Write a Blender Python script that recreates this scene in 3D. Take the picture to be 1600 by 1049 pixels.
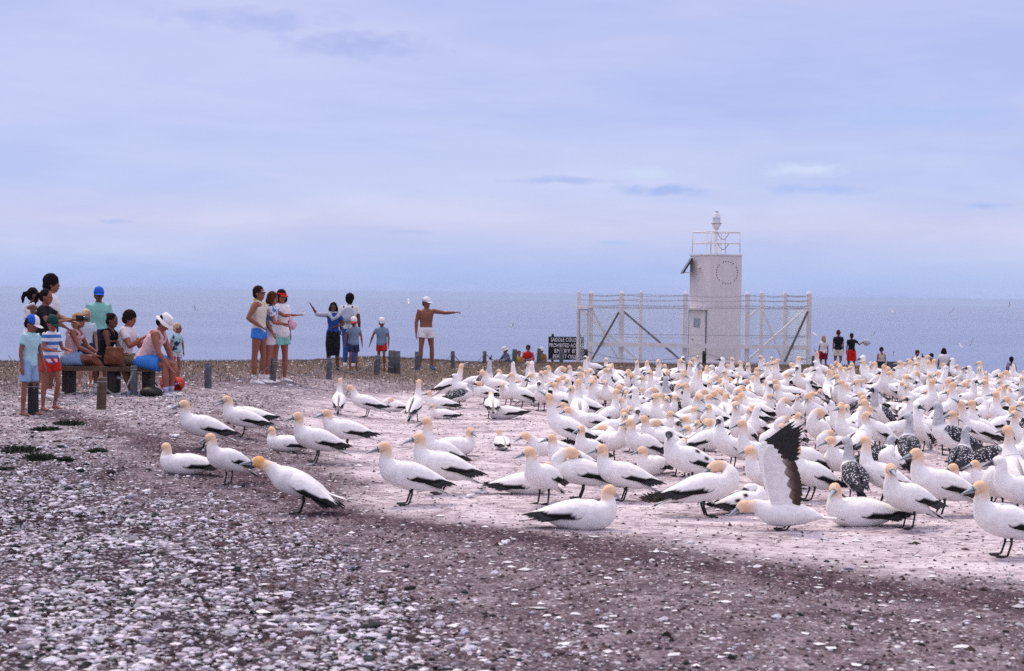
import bpy, bmesh, math, random
import numpy as np
from mathutils import Vector, Matrix, Euler

random.seed(7)
RNG = np.random.default_rng(7)
for o in list(bpy.data.objects):
    bpy.data.objects.remove(o)
SC = bpy.context.scene
COL = SC.collection
rad = math.radians

# ------------------------------------------------------------------ camera
CZ = 1.9
FPX = 2667.0
cam_data = bpy.data.cameras.new('camera')
cam_data.sensor_width = 36
cam_data.lens = 36 * FPX / 1600
cam_data.clip_start = 0.1
cam_data.clip_end = 150000
cam_data.dof.use_dof = True
cam_data.dof.focus_distance = 23
cam_data.dof.aperture_fstop = 4.5
cam = bpy.data.objects.new('camera', cam_data)
COL.objects.link(cam)
PITCH = math.atan((524.5 - 459.0) / FPX)
ROLL = rad(0.75)
CM = Matrix.Translation((0, 0, CZ)) @ Matrix.Rotation(rad(90) - PITCH, 4, 'X') @ Matrix.Rotation(ROLL, 4, 'Z')
cam.matrix_world = CM
SC.camera = cam
R3 = np.array(CM.to_3x3())

# ------------------------------------------------------------------ world
SUN_EL, SUN_AZ = 58, -35       # azimuth from +Y towards +X
w = bpy.data.worlds.new('World')
SC.world = w
w.use_nodes = True
nt = w.node_tree
nt.nodes.clear()


def N(nt, kind, **kw):
    n = nt.nodes.new(kind)
    for k, v in kw.items():
        if k.startswith('i_'):
            key = k[2:]
            key = int(key) if key.isdigit() else key.replace('_', ' ')
            n.inputs[key].default_value = v
        else:
            setattr(n, k, v)
    return n


def L(nt, a, b):
    nt.links.new(a, b)


def ramp(nt, stops, interp='LINEAR'):
    n = nt.nodes.new('ShaderNodeValToRGB')
    n.color_ramp.interpolation = interp
    e = n.color_ramp.elements
    while len(e) < len(stops):
        e.new(0.5)
    for el, (p, c) in zip(e, stops):
        el.position = p
        el.color = (*c, 1) if len(c) == 3 else c
    return n


def math_n(nt, op, a, b=None, c=None, clamp=False):
    n = nt.nodes.new('ShaderNodeMath')
    n.operation = op
    n.use_clamp = clamp
    for i, v in enumerate((a, b, c)):
        if v is None:
            continue
        if isinstance(v, (int, float)):
            n.inputs[i].default_value = v
        else:
            nt.links.new(v, n.inputs[i])
    return n.outputs[0]


def mixc(nt, fac, a, b, mode='MIX'):
    n = nt.nodes.new('ShaderNodeMix')
    n.data_type = 'RGBA'
    n.blend_type = mode
    n.clamp_factor = True
    for s, v in ((n.inputs[0], fac), (n.inputs[6], a), (n.inputs[7], b)):
        if isinstance(v, (int, float)):
            s.default_value = v
        elif isinstance(v, tuple):
            s.default_value = (*v, 1) if len(v) == 3 else v
        else:
            nt.links.new(v, s)
    return n.outputs[2]


sky = N(nt, 'ShaderNodeTexSky', sky_type='NISHITA', sun_disc=False)
sky.sun_elevation = rad(SUN_EL)
sky.sun_rotation = rad(SUN_AZ)
sky.dust_density = 3
geo = N(nt, 'ShaderNodeTexCoord')
sep = N(nt, 'ShaderNodeSeparateXYZ')
L(nt, geo.outputs['Generated'], sep.inputs[0])
z = sep.outputs['Z']
# cloud-deck colour by elevation (z = sin elevation), a smooth overcast gradient: bluer low down, brighter and whiter overhead
elev = math_n(nt, 'MULTIPLY', z, 1.0)
cr = ramp(nt, [(0.0, (0.47, 0.565, 0.93)), (0.012, (0.475, 0.60, 0.96)), (0.028, (0.58, 0.66, 0.97)), (0.040, (0.66, 0.69, 0.96)), (0.060, (0.57, 0.655, 0.98)),
               (0.10, (0.52, 0.60, 0.96)), (0.18, (0.56, 0.61, 0.94)), (0.5, (0.98, 0.94, 1.22)), (1.0, (1.55, 1.42, 1.68))])
L(nt, elev, cr.inputs[0])
# streaky deck noise, stretched along the horizon
mp = N(nt, 'ShaderNodeMapping')
mp.inputs['Scale'].default_value = (1.6, 1.6, 9.0)
L(nt, geo.outputs['Generated'], mp.inputs[0])
n1 = N(nt, 'ShaderNodeTexNoise', i_Scale=2.2, i_Detail=5.0, i_Roughness=0.5, i_Distortion=0.3)
L(nt, mp.outputs[0], n1.inputs['Vector'])
r1 = ramp(nt, [(0.34, (0, 0, 0)), (0.66, (1, 1, 1))], 'EASE')
L(nt, n1.outputs[0], r1.inputs[0])
dk = mixc(nt, r1.outputs[0], (0.90, 0.925, 0.985), (1.09, 1.055, 1.01))
c1 = mixc(nt, 1.0, cr.outputs[0], dk, 'MULTIPLY')
n2 = N(nt, 'ShaderNodeTexNoise', i_Scale=7.0, i_Detail=6.0, i_Roughness=0.55, i_Distortion=0.6)
L(nt, mp.outputs[0], n2.inputs['Vector'])
r2 = ramp(nt, [(0.36, (0.97, 0.978, 0.993)), (0.64, (1.02, 1.015, 1.005))], 'EASE')
L(nt, n2.outputs[0], r2.inputs[0])
c2 = mixc(nt, 1.0, c1, r2.outputs[0], 'MULTIPLY')


# a few separate small clouds near the horizon (position as direction x/y, z/y)
def sky_blob(px, py, sx, sy, col, base):
    d = R3 @ np.array([(px - 800), -(py - 524.5), -FPX])
    d /= np.linalg.norm(d)
    sub = N(nt, 'ShaderNodeVectorMath', operation='SUBTRACT')
    L(nt, geo.outputs['Generated'], sub.inputs[0])
    sub.inputs[1].default_value = tuple(d)
    sc = N(nt, 'ShaderNodeVectorMath', operation='MULTIPLY')
    L(nt, sub.outputs[0], sc.inputs[0])
    sc.inputs[1].default_value = (FPX / sx, FPX / sx, FPX / sy)
    nn = N(nt, 'ShaderNodeTexNoise', i_Scale=75.0, i_Detail=4.0)
    mpp = N(nt, 'ShaderNodeMapping')
    mpp.inputs['Scale'].default_value = (1, 1, 2.2)
    L(nt, geo.outputs['Generated'], mpp.inputs[0])
    L(nt, mpp.outputs[0], nn.inputs['Vector'])
    ln = N(nt, 'ShaderNodeVectorMath', operation='LENGTH')
    L(nt, sc.outputs[0], ln.inputs[0])
    v = math_n(nt, 'ADD', ln.outputs['Value'], math_n(nt, 'MULTIPLY', math_n(nt, 'SUBTRACT', nn.outputs[0], 0.5), 1.8))
    f = math_n(nt, 'SMOOTH_MIN', math_n(nt, 'MULTIPLY', math_n(nt, 'SUBTRACT', 1.0, v), 1.2), 1.0, 0.3)
    f = math_n(nt, 'MAXIMUM', f, 0.0)
    return mixc(nt, f, base, col)


for b in [(1015, 272, 58, 13, (0.63, 0.74, 1.0)), (1035, 298, 85, 11, (0.40, 0.53, 0.95)), (1255, 266, 72, 14, (0.67, 0.765, 1.01)),
          (1275, 296, 90, 10, (0.45, 0.57, 0.97)), (880, 282, 110, 7, (0.47, 0.56, 0.95)), (965, 379, 42, 4, (0.50, 0.63, 0.97)), (180, 346, 34, 5, (0.50, 0.58, 0.94)),
          (1540, 322, 45, 7, (0.45, 0.57, 0.96)), (560, 70, 150, 24, (0.45, 0.51, 0.89)), (400, 30, 170, 20, (0.47, 0.53, 0.90)),
          (640, 362, 50, 5, (0.51, 0.61, 0.96)), (1420, 180, 180, 26, (0.47, 0.585, 0.96))]:
    c2 = sky_blob(b[0], b[1], b[2], b[3], b[4], c2)
gain = N(nt, 'ShaderNodeVectorMath', operation='SCALE')
L(nt, c2, gain.inputs[0])
gain.inputs['Scale'].default_value = 10.0 * 2 ** -.58
tot = mixc(nt, 0.93, sky.outputs[0], gain.outputs[0])
bg = N(nt, 'ShaderNodeBackground')
bg.inputs['Strength'].default_value = 0.1
L(nt, tot, bg.inputs[0])
wo = N(nt, 'ShaderNodeOutputWorld')
L(nt, bg.outputs[0], wo.inputs[0])

sun_d = bpy.data.lights.new('sun', 'SUN')
sun_d.energy = 1.5
sun_d.angle = rad(10)
sun_d.color = (1.0, 0.86, 0.70)
sun = bpy.data.objects.new('sun', sun_d)
COL.objects.link(sun)
sdir = Vector((math.sin(rad(SUN_AZ)) * math.cos(rad(SUN_EL)), math.cos(rad(SUN_AZ)) * math.cos(rad(SUN_EL)), math.sin(rad(SUN_EL))))
sun.rotation_euler = (-sdir).to_track_quat('-Z', 'Y').to_euler()

vs = SC.view_settings
SC.display_settings.display_device = 'sRGB'
vs.view_transform = 'Standard'
vs.look = 'None'
vs.gamma = 1.0
vs.use_curve_mapping = False
vs.exposure = 0.52
SC.cycles.max_bounces = 6
SC.cycles.volume_bounces = 0
SC.cycles.use_denoising = False


# ------------------------------------------------------------------ ground shape
def S(t):
    t = np.clip(t, 0, 1)
    return t * t * (3 - 2 * t)


def hash2(ix, iy, seed):
    h = (ix.astype(np.int64) * 374761393 + iy.astype(np.int64) * 668265263 + seed * 1442695041) & 0xffffffff
    h = ((h ^ (h >> 13)) * 1274126177) & 0xffffffff
    h = (h ^ (h >> 16)) & 0xffffffff
    return h / 4294967295.0


def vnoise(x, y, seed=0):
    x = np.asarray(x, float); y = np.asarray(y, float)
    ix = np.floor(x); iy = np.floor(y)
    fx = x - ix; fy = y - iy
    fx = fx * fx * (3 - 2 * fx); fy = fy * fy * (3 - 2 * fy)
    a = hash2(ix, iy, seed); b = hash2(ix + 1, iy, seed); c = hash2(ix, iy + 1, seed); d = hash2(ix + 1, iy + 1, seed)
    return (a + (b - a) * fx) * (1 - fy) + (c + (d - c) * fx) * fy


def fbm(x, y, seed=0, oct=4):
    s = 0; a = 0.5; t = 0
    for k in range(oct):
        s = s + a * vnoise(np.asarray(x) * 2 ** k, np.asarray(y) * 2 ** k, seed + k * 17)
        t += a; a *= 0.5
    return s / t


def G(x, d):
    """ground height of the headland at x, distance d"""
    x = np.asarray(x, float); d = np.asarray(d, float)
    dd = np.maximum(d, 1.0)
    t = x / np.maximum(dd, 8)
    rise = 0.27 * S((-x - 1.4) / 3.0) * S((d - 13) / 8)
    s = np.interp(t, [-.25, -.12, -.04, .2, .3], [33, 35, 39, 39, 36])
    c = np.interp(t, [-.25, -.12, -.04, .2, .3], [.0027, .0022, .0013, .0012, .002])
    fall = c * np.maximum(d - s, 0) ** 2
    cliff = 102 * S((d - 95) / 30)
    und = 0.05 * (fbm(x * .45 + 3, d * .45, 5, 2) - .5)
    return rise - fall - cliff + und * S((d - 2) / 6)


def at(px, py):
    """world point of the ground seen at photo pixel (px, py)"""
    r = R3 @ np.array([(px - 800), -(py - 524.5), -FPX])
    r = r / r[1]
    d = np.arange(4, 95, .02)
    zz = CZ + r[2] * d - G(r[0] * d, d)
    k = np.argmax(zz <= 0)
    if zz[k] > 0:
        d0 = d[np.argmin(zz)]
    else:
        d0 = d[k]
    return Vector((r[0] * d0, d0, float(G(r[0] * d0, d0))))


def atd(px, d):
    """ground point under photo column px at distance d"""
    x = 0
    for _ in range(6):
        z = float(G(x, d))
        # horizontal position for column px (roll couples slightly with z)
        yy = 0
        a = CM.inverted()
        p0 = a @ Vector((x, d, z)); u0 = 800 + FPX * p0.x / -p0.z
        p1 = a @ Vector((x + .1, d, z)); u1 = 800 + FPX * p1.x / -p1.z
        x += (px - u0) / (u1 - u0) * .1
    return Vector((x, d, float(G(x, d))))


CMI = CM.inverted()


def pix(p):
    q = CMI @ Vector(p)
    return 800 + FPX * q.x / -q.z, 524.5 - FPX * q.y / -q.z


def ray(px, py, d):
    """world point at photo pixel and distance d (for heights of tall things)"""
    r = R3 @ np.array([(px - 800), -(py - 524.5), -FPX])
    r = r / r[1]
    return Vector((r[0] * d, d, CZ + r[2] * d))


# ------------------------------------------------------------------ mesh helpers
class MB:
    def __init__(s):
        s.v = []; s.f = []; s.c = []; s.n = 0; s.has_c = False

    def add(s, V, F, col=None):
        V = [tuple(map(float, p)) for p in V]
        s.v += V
        s.f += [tuple(i + s.n for i in f) for f in F]
        if col is None:
            s.c += [(1, 1, 1, 1)] * len(V)
        else:
            s.has_c = True
            s.c += ([(*col, 1)] * len(V)) if not hasattr(col[0], '__len__') else [(*c, 1) for c in col]
        s.n += len(V)
        return s

    def box(s, c, size, rot=None, col=None, taper=1.0):
        hx, hy, hz = [q / 2 for q in size]
        P = []
        for zz, k in ((-hz, 1), (hz, taper)):
            for xx, yy in ((-hx, -hy), (hx, -hy), (hx, hy), (-hx, hy)):
                p = Vector((xx * k, yy * k, zz))
                if rot is not None:
                    p = rot @ p
                P.append(p + Vector(c))
        return s.add(P, [(0, 3, 2, 1), (4, 5, 6, 7), (0, 1, 5, 4), (1, 2, 6, 5), (2, 3, 7, 6), (3, 0, 4, 7)], col)

    def bar(s, a, b, wx, wy=None, col=None, up=(0, 0, 1)):
        a = Vector(a); b = Vector(b)
        wy = wy or wx
        d = (b - a); ln = d.length; d = d / ln
        u = Vector(up)
        if abs(d.dot(u)) > .98:
            u = Vector((0, 1, 0))
        sx = d.cross(u).normalized(); sy = sx.cross(d)
        rot = Matrix((sx, sy, d)).transposed()
        return s.box((a + b) / 2, (wx, wy, ln), rot, col)

    def loft(s, rings, cap=True, col=None):
        """rings: list of lists of points, equal length"""
        m = len(rings[0])
        V = [p for r in rings for p in r]
        F = []
        for i in range(len(rings) - 1):
            for j in range(m):
                k = (j + 1) % m
                F.append((i * m + j, i * m + k, (i + 1) * m + k, (i + 1) * m + j))
        if cap:
            F.append(tuple(reversed(range(m))))
            F.append(tuple((len(rings) - 1) * m + j for j in range(m)))
        return s.add(V, F, col)

    def tube(s, pts, r, seg=8, col=None):
        pts = [Vector(p) for p in pts]
        rr = r if hasattr(r, '__len__') else [r] * len(pts)
        rings = []
        ref = None
        for i, p in enumerate(pts):
            t = (pts[min(i + 1, len(pts) - 1)] - pts[max(i - 1, 0)]).normalized()
            if ref is None:
                ref = t.orthogonal().normalized()
            ref = (ref - t * ref.dot(t)).normalized()
            b = t.cross(ref)
            rings.append([p + (ref * math.cos(2 * math.pi * k / seg) + b * math.sin(2 * math.pi * k / seg)) * rr[i] for k in range(seg)])
        return s.loft(rings, True, col)

    def sphere(s, c, r, seg=12, rings=8, rot=None, col=None):
        r = r if hasattr(r, '__len__') else (r, r, r)
        R = []
        for i in range(rings + 1):
            a = math.pi * (i + .001) / (rings + .002) - math.pi / 2
            ring = []
            for k in range(seg):
                b = 2 * math.pi * k / seg
                p = Vector((r[0] * math.cos(a) * math.cos(b), r[1] * math.cos(a) * math.sin(b), r[2] * math.sin(a)))
                if rot is not None:
                    p = rot @ p
                ring.append(p + Vector(c))
            R.append(ring)
        return s.loft(R, True, col)

    def mesh(s, name, mat=None, smooth=True):
        me = bpy.data.meshes.new(name)
        me.from_pydata(s.v, [], s.f)
        if s.has_c:
            ca = me.color_attributes.new('Col', 'FLOAT_COLOR', 'POINT')
            ca.data.foreach_set('color', np.array(s.c, dtype=np.float32).ravel())
        if smooth:
            me.polygons.foreach_set('use_smooth', [True] * len(me.polygons))
        if mat:
            me.materials.append(mat)
        me.update()
        return me

    def build(s, name, mat=None, parent=None, smooth=True):
        o = bpy.data.objects.new(name, s.mesh(name, mat, smooth))
        COL.objects.link(o)
        if parent:
            o.parent = parent
        return o


def empty(name, loc=(0, 0, 0), rz=0):
    o = bpy.data.objects.new(name, None)
    o.location = loc
    o.rotation_euler = (0, 0, rz)
    o.empty_display_size = .1
    COL.objects.link(o)
    return o


def tag(o, label=None, cat=None, group=None, kind=None):
    if label: o['label'] = label
    if cat: o['category'] = cat
    if group: o['group'] = group
    if kind: o['kind'] = kind
    return o


def remesh(mb, voxel, name, mat, parent=None, smooth_it=2, disp=0.0, dscale=20.0, seed=0):
    """one continuous skin grown round overlapping closed shapes"""
    me = mb.mesh(name, mat, True)
    o = bpy.data.objects.new(name, me)
    COL.objects.link(o)
    m = o.modifiers.new('r', 'REMESH')
    m.mode = 'VOXEL'
    m.voxel_size = voxel
    m.use_smooth_shade = True
    if smooth_it:
        sm = o.modifiers.new('s', 'SMOOTH')
        sm.iterations = smooth_it
        sm.factor = .5
    dg = bpy.context.evaluated_depsgraph_get()
    dg.update()
    me2 = bpy.data.meshes.new_from_object(o.evaluated_get(dg))
    o.modifiers.clear()
    o.data = me2
    me2.name = name
    bpy.data.meshes.remove(me)
    if not me2.materials:
        me2.materials.append(mat)
    if disp:
        n = len(me2.vertices)
        co = np.empty(n * 3, np.float32); me2.vertices.foreach_get('co', co); co = co.reshape(-1, 3)
        no = np.empty(n * 3, np.float32); me2.vertices.foreach_get('normal', no); no = no.reshape(-1, 3)
        v = fbm(co[:, 0] * dscale + co[:, 2] * dscale * .35 + seed, co[:, 1] * dscale + co[:, 2] * dscale * .6 + seed, seed, 3) - .5
        co += no * (v * 2 * disp)[:, None]
        me2.vertices.foreach_set('co', co.ravel())
        me2.update()
    if parent:
        o.parent = parent
    return o


# ------------------------------------------------------------------ materials
def mat(name, color=(.5, .5, .5), rough=.7, var=0.12, scale=8.0, bump=0.0, bscale=60.0, metal=0.0, attr=False, spec=0.3, extra=None):
    m = bpy.data.materials.new(name)
    m.use_nodes = True
    t = m.node_tree
    b = t.nodes['Principled BSDF']
    b.inputs['Roughness'].default_value = rough
    b.inputs['Metallic'].default_value = metal
    b.inputs['Specular IOR Level'].default_value = spec
    tc = N(t, 'ShaderNodeTexCoord')
    no = N(t, 'ShaderNodeTexNoise', i_Scale=scale, i_Detail=5.0)
    L(t, tc.outputs['Object'], no.inputs['Vector'])
    r = ramp(t, [(.3, (1 - var,) * 3), (.7, (1 + var,) * 3)])
    L(t, no.outputs[0], r.inputs[0])
    if attr:
        a = N(t, 'ShaderNodeAttribute', attribute_name='Col')
        base = a.outputs['Color']
        tint = mixc(t, 1.0, base, color, 'MULTIPLY')
    else:
        tint = mixc(t, 0.0, color, color)
    if extra:
        tint = extra(t, tc, tint)
    c = mixc(t, 1.0, tint, r.outputs[0], 'MULTIPLY')
    L(t, c, b.inputs['Base Color'])
    if bump:
        bn = N(t, 'ShaderNodeTexNoise', i_Scale=bscale, i_Detail=4.0)
        L(t, tc.outputs['Object'], bn.inputs['Vector'])
        bp = N(t, 'ShaderNodeBump')
        bp.inputs['Strength'].default_value = bump
        bp.inputs['Distance'].default_value = .02
        L(t, bn.outputs[0], bp.inputs['Height'])
        L(t, bp.outputs[0], b.inputs['Normal'])
    return m


# ------------------------------------------------------------------ ground
def poly_mask(x, y, poly, soft):
    """1 inside polygon, with a soft edge (signed distance)"""
    P = np.array([(p[0], p[1]) for p in poly])
    inside = np.zeros(x.shape, bool)
    dist = np.full(x.shape, 1e9)
    n = len(P)
    for i in range(n):
        ax, ay = P[i]; bx, by = P[(i + 1) % n]
        cond = ((ay > y) != (by > y)) & (x < (bx - ax) * (y - ay) / (by - ay + 1e-12) + ax)
        inside ^= cond
        vx, vy = bx - ax, by - ay
        tt = np.clip(((x - ax) * vx + (y - ay) * vy) / (vx * vx + vy * vy), 0, 1)
        dist = np.minimum(dist, np.hypot(x - ax - tt * vx, y - ay - tt * vy))
    sd = np.where(inside, dist, -dist)
    return S(sd / soft + .5)


def PP(pts):
    return [tuple(at(*p))[:2] for p in pts]


guano_poly = PP([(560, 788), (640, 803), (760, 820), (900, 838), (1050, 855), (1250, 880), (1420, 898), (1600, 915), (1900, 950), (2100, 720), (1900, 600),
                 (1300, 590), (900, 600), (640, 612), (470, 622), (430, 650), (500, 690), (560, 735)])
band = [at(*p) for p in [(60, 640), (180, 672), (300, 716), (390, 745), (470, 778), (560, 803), (700, 829), (850, 849), (1000, 871), (1150, 893), (1300, 912), (1450, 931), (1600, 951), (1800, 980)]]


def line_mask(x, y, pts, width):
    dist = np.full(np.shape(x), 1e9)
    for a, b in zip(pts[:-1], pts[1:]):
        vx, vy = b[0] - a[0], b[1] - a[1]
        tt = np.clip(((x - a[0]) * vx + (y - a[1]) * vy) / (vx * vx + vy * vy), 0, 1)
        dist = np.minimum(dist, np.hypot(x - a[0] - tt * vx, y - a[1] - tt * vy))
    return 1 - S(dist / width)


pebble_poly = PP([(-200, 1080), (-200, 700), (40, 690), (200, 760), (330, 790), (420, 830), (470, 880), (600, 930), (760, 1000), (900, 1080)])
mid_poly = PP([(-100, 655), (0, 612), (250, 612), (420, 606), (520, 596), (700, 590), (900, 582), (1000, 580), (1000, 600), (640, 600), (470, 625), (360, 640), (250, 680), (120, 720), (-100, 760)])


def masks(x, y):
    wob = (fbm(x * .9, y * .9, 11, 3) - .5)
    wy = (fbm(x * .9 + 40, y * .9, 12, 3) - .5)
    g = poly_mask(x + wob * .9, y + wy * 1.2, guano_poly, .7)
    b = line_mask(x + wob * .5, y + wy * .6, band, .62)
    p = poly_mask(x + wob * 2.2, y + wy * 1.6, pebble_poly, 2.6)
    m = poly_mask(x + wob, y + wy * 1.6, mid_poly, 2.0)
    return g, b, p, m


def make_ground():
    ds = np.concatenate([np.linspace(-12, 5.5, 12), np.geomspace(6, 62, 400), np.linspace(62.6, 92, 50), np.linspace(94, 135, 24)])
    tt = np.concatenate([np.linspace(-2.2, -.42, 14), np.linspace(-.40, .40, 330), np.linspace(.42, 2.2, 14)])
    D, T = np.meshgrid(ds, tt, indexing='ij')
    X = T * (np.maximum(D, 5.5) + 1.0)
    Z = G(X, D)
    near = (D > 5) & (D < 70)
    g, b, p, m = masks(X, D)
    rough = (fbm(X * 9, D * 9, 3, 3) - .5) * .035 + (fbm(X * 28, D * 28, 31, 2) - .5) * .018
    amp = np.where(near, 1, 0) * (0.35 + .9 * p + .5 * m - .25 * g + .1 * b)
    Z = Z + rough * amp * np.where(np.abs(T) <= .4, 1, 0) * S((60 - D) / 20)
    nv = D.size
    nr, nc = D.shape
    me = bpy.data.meshes.new('headland_ground')
    V = np.stack([X, D, Z], -1).reshape(-1, 3)
    me.vertices.add(nv)
    me.vertices.foreach_set('co', V.ravel())
    idx = np.arange(nv).reshape(nr, nc)
    Q = np.stack([idx[:-1, :-1], idx[:-1, 1:], idx[1:, 1:], idx[1:, :-1]], -1).reshape(-1, 4)
    me.loops.add(Q.size)
    me.loops.foreach_set('vertex_index', Q.ravel())
    me.polygons.add(len(Q))
    me.polygons.foreach_set('loop_start', np.arange(0, Q.size, 4))
    me.polygons.foreach_set('loop_total', np.full(len(Q), 4))
    me.polygons.foreach_set('use_smooth', np.ones(len(Q), bool))
    ca = me.color_attributes.new('Mask', 'FLOAT_COLOR', 'POINT')
    ca.data.foreach_set('color', np.stack([g, b, p, m], -1).astype(np.float32).ravel())
    me.update()
    me.validate()
    o = bpy.data.objects.new('headland_ground', me)
    COL.objects.link(o)
    tag(o, 'dry guano-whitened headland ground with brown earth and pale clods', None, None, 'structure')
    return o


def ground_material():
    m = bpy.data.materials.new('guano_earth')
    m.use_nodes = True
    t = m.node_tree
    b = t.nodes['Principled BSDF']
    b.inputs['Roughness'].default_value = .95
    b.inputs['Specular IOR Level'].default_value = .1
    tc = N(t, 'ShaderNodeTexCoord')
    P = tc.outputs['Object']
    at_ = N(t, 'ShaderNodeAttribute', attribute_name='Mask')
    sp = N(t, 'ShaderNodeSeparateColor')
    L(t, at_.outputs['Color'], sp.inputs[0])
    g, bd, pb = sp.outputs[0], sp.outputs[1], sp.outputs[2]
    md = at_.outputs['Alpha']
    sy = N(t, 'ShaderNodeSeparateXYZ'); L(t, P, sy.inputs[0])

    def noise(scale, detail=5, rough=.55, dist=0.0, mapscale=None):
        n = N(t, 'ShaderNodeTexNoise', i_Scale=scale, i_Detail=float(detail), i_Roughness=rough, i_Distortion=dist)
        if mapscale:
            mm = N(t, 'ShaderNodeMapping'); mm.inputs['Scale'].default_value = mapscale
            L(t, P, mm.inputs[0]); L(t, mm.outputs[0], n.inputs['Vector'])
        else:
            L(t, P, n.inputs['Vector'])
        return n.outputs[0]

    # earth: brown-mauve with patches
    ne = noise(3.0, 8, .65)
    re = ramp(t, [(.32, (.085, .058, .072)), (.5, (.175, .13, .15)), (.68, (.33, .27, .295))])
    L(t, ne, re.inputs[0])
    nf = noise(26, 6, .7)
    rf = ramp(t, [(.36, (.50, .48, .5)), (.62, (1.3, 1.3, 1.3))])
    L(t, nf, rf.inputs[0])
    earth = mixc(t, 1.0, re.outputs[0], rf.outputs[0], 'MULTIPLY')
    # guano crust: pink-white, streaked
    ng = noise(1.6, 9, .70, .3, (.8, 1.15, 1))
    ng2 = noise(11, 8, .74, .0, (.75, 1.2, 1))
    gm = math_n(t, 'ADD', math_n(t, 'MULTIPLY', ng, .45), math_n(t, 'MULTIPLY', ng2, .55))
    rg = ramp(t, [(.38, (.15, .11, .13)), (.45, (.34, .275, .30)), (.51, (.58, .50, .53)), (.62, (.80, .73, .74))])
    L(t, gm, rg.inputs[0])
    # pebbles / pale clods
    vo = N(t, 'ShaderNodeTexVoronoi', i_Scale=24.0, i_Randomness=1.0)
    L(t, P, vo.inputs['Vector'])
    rv = ramp(t, [(.0, (.52, .48, .51)), (.26, (.32, .29, .33)), (.42, (.075, .055, .07)), (.8, (.022, .017, .024))])
    L(t, vo.outputs['Distance'], rv.inputs[0])
    rv2 = mixc(t, math_n(t, 'MULTIPLY', N(t, 'ShaderNodeSeparateColor').outputs[0], 0.0), rv.outputs[0], rv.outputs[0])
    clod = mixc(t, 1.0, rv2, rf.outputs[0], 'MULTIPLY')
    # dark band earth
    rb = ramp(t, [(.35, (.042, .020, .034)), (.55, (.080, .043, .060)), (.7, (.16, .11, .13))])
    L(t, ne, rb.inputs[0])
    bandc = mixc(t, 1.0, rb.outputs[0], rf.outputs[0], 'MULTIPLY')
    # white flecks everywhere
    vf = N(t, 'ShaderNodeTexVoronoi', i_Scale=9.0); L(t, P, vf.inputs['Vector'])
    fl = ramp(t, [(.10, (1, 1, 1)), (.16, (0, 0, 0))]); L(t, vf.outputs['Distance'], fl.inputs[0])
    vf2 = N(t, 'ShaderNodeTexVoronoi', i_Scale=21.0); L(t, P, vf2.inputs['Vector'])
    fl2 = ramp(t, [(.16, (1, 1, 1)), (.24, (0, 0, 0))]); L(t, vf2.outputs['Distance'], fl2.inputs[0])
    c = mixc(t, g, earth, rg.outputs[0])
    mdn = noise(5, 6, .7)
    mc = ramp(t, [(.40, (.14, .105, .12)), (.56, (.50, .45, .48))]); L(t, mdn, mc.inputs[0])
    mcc = mixc(t, 1.0, mc.outputs[0], rf.outputs[0], 'MULTIPLY')
    c = mixc(t, math_n(t, 'MULTIPLY', md, .8), c, mcc)
    c = mixc(t, math_n(t, 'MULTIPLY', bd, .85), c, bandc)
    c = mixc(t, pb, c, clod)
    flk = math_n(t, 'MAXIMUM', fl.outputs[0], fl2.outputs[0])
    c = mixc(t, math_n(t, 'MULTIPLY', flk, .6), c, (.55, .51, .5))
    # far dry turf
    turf = math_n(t, 'MULTIPLY', math_n(t, 'ADD', math_n(t, 'SUBTRACT', sy.outputs['Y'], 35.0), math_n(t, 'MULTIPLY', math_n(t, 'MINIMUM', sy.outputs['X'], 0.0), -.75)), .25, clamp=True)
    nt_ = noise(4, 6, .7)
    rt = ramp(t, [(.35, (.085, .062, .045)), (.6, (.17, .125, .095)), (.75, (.27, .22, .19))]); L(t, nt_, rt.inputs[0])
    turf = math_n(t, 'MULTIPLY', turf, .9)
    c = mixc(t, turf, c, rt.outputs[0])
    L(t, c, b.inputs['Base Color'])
    bh = math_n(t, 'ADD', nf, math_n(t, 'MULTIPLY', math_n(t, 'MULTIPLY', vo.outputs['Distance'], pb), -1.2))
    bp = N(t, 'ShaderNodeBump'); bp.inputs['Strength'].default_value = .8; bp.inputs['Distance'].default_value = .03
    L(t, bh, bp.inputs['Height']); L(t, bp.outputs[0], b.inputs['Normal'])
    return m


ground = make_ground()
ground.data.materials.append(ground_material())


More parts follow.
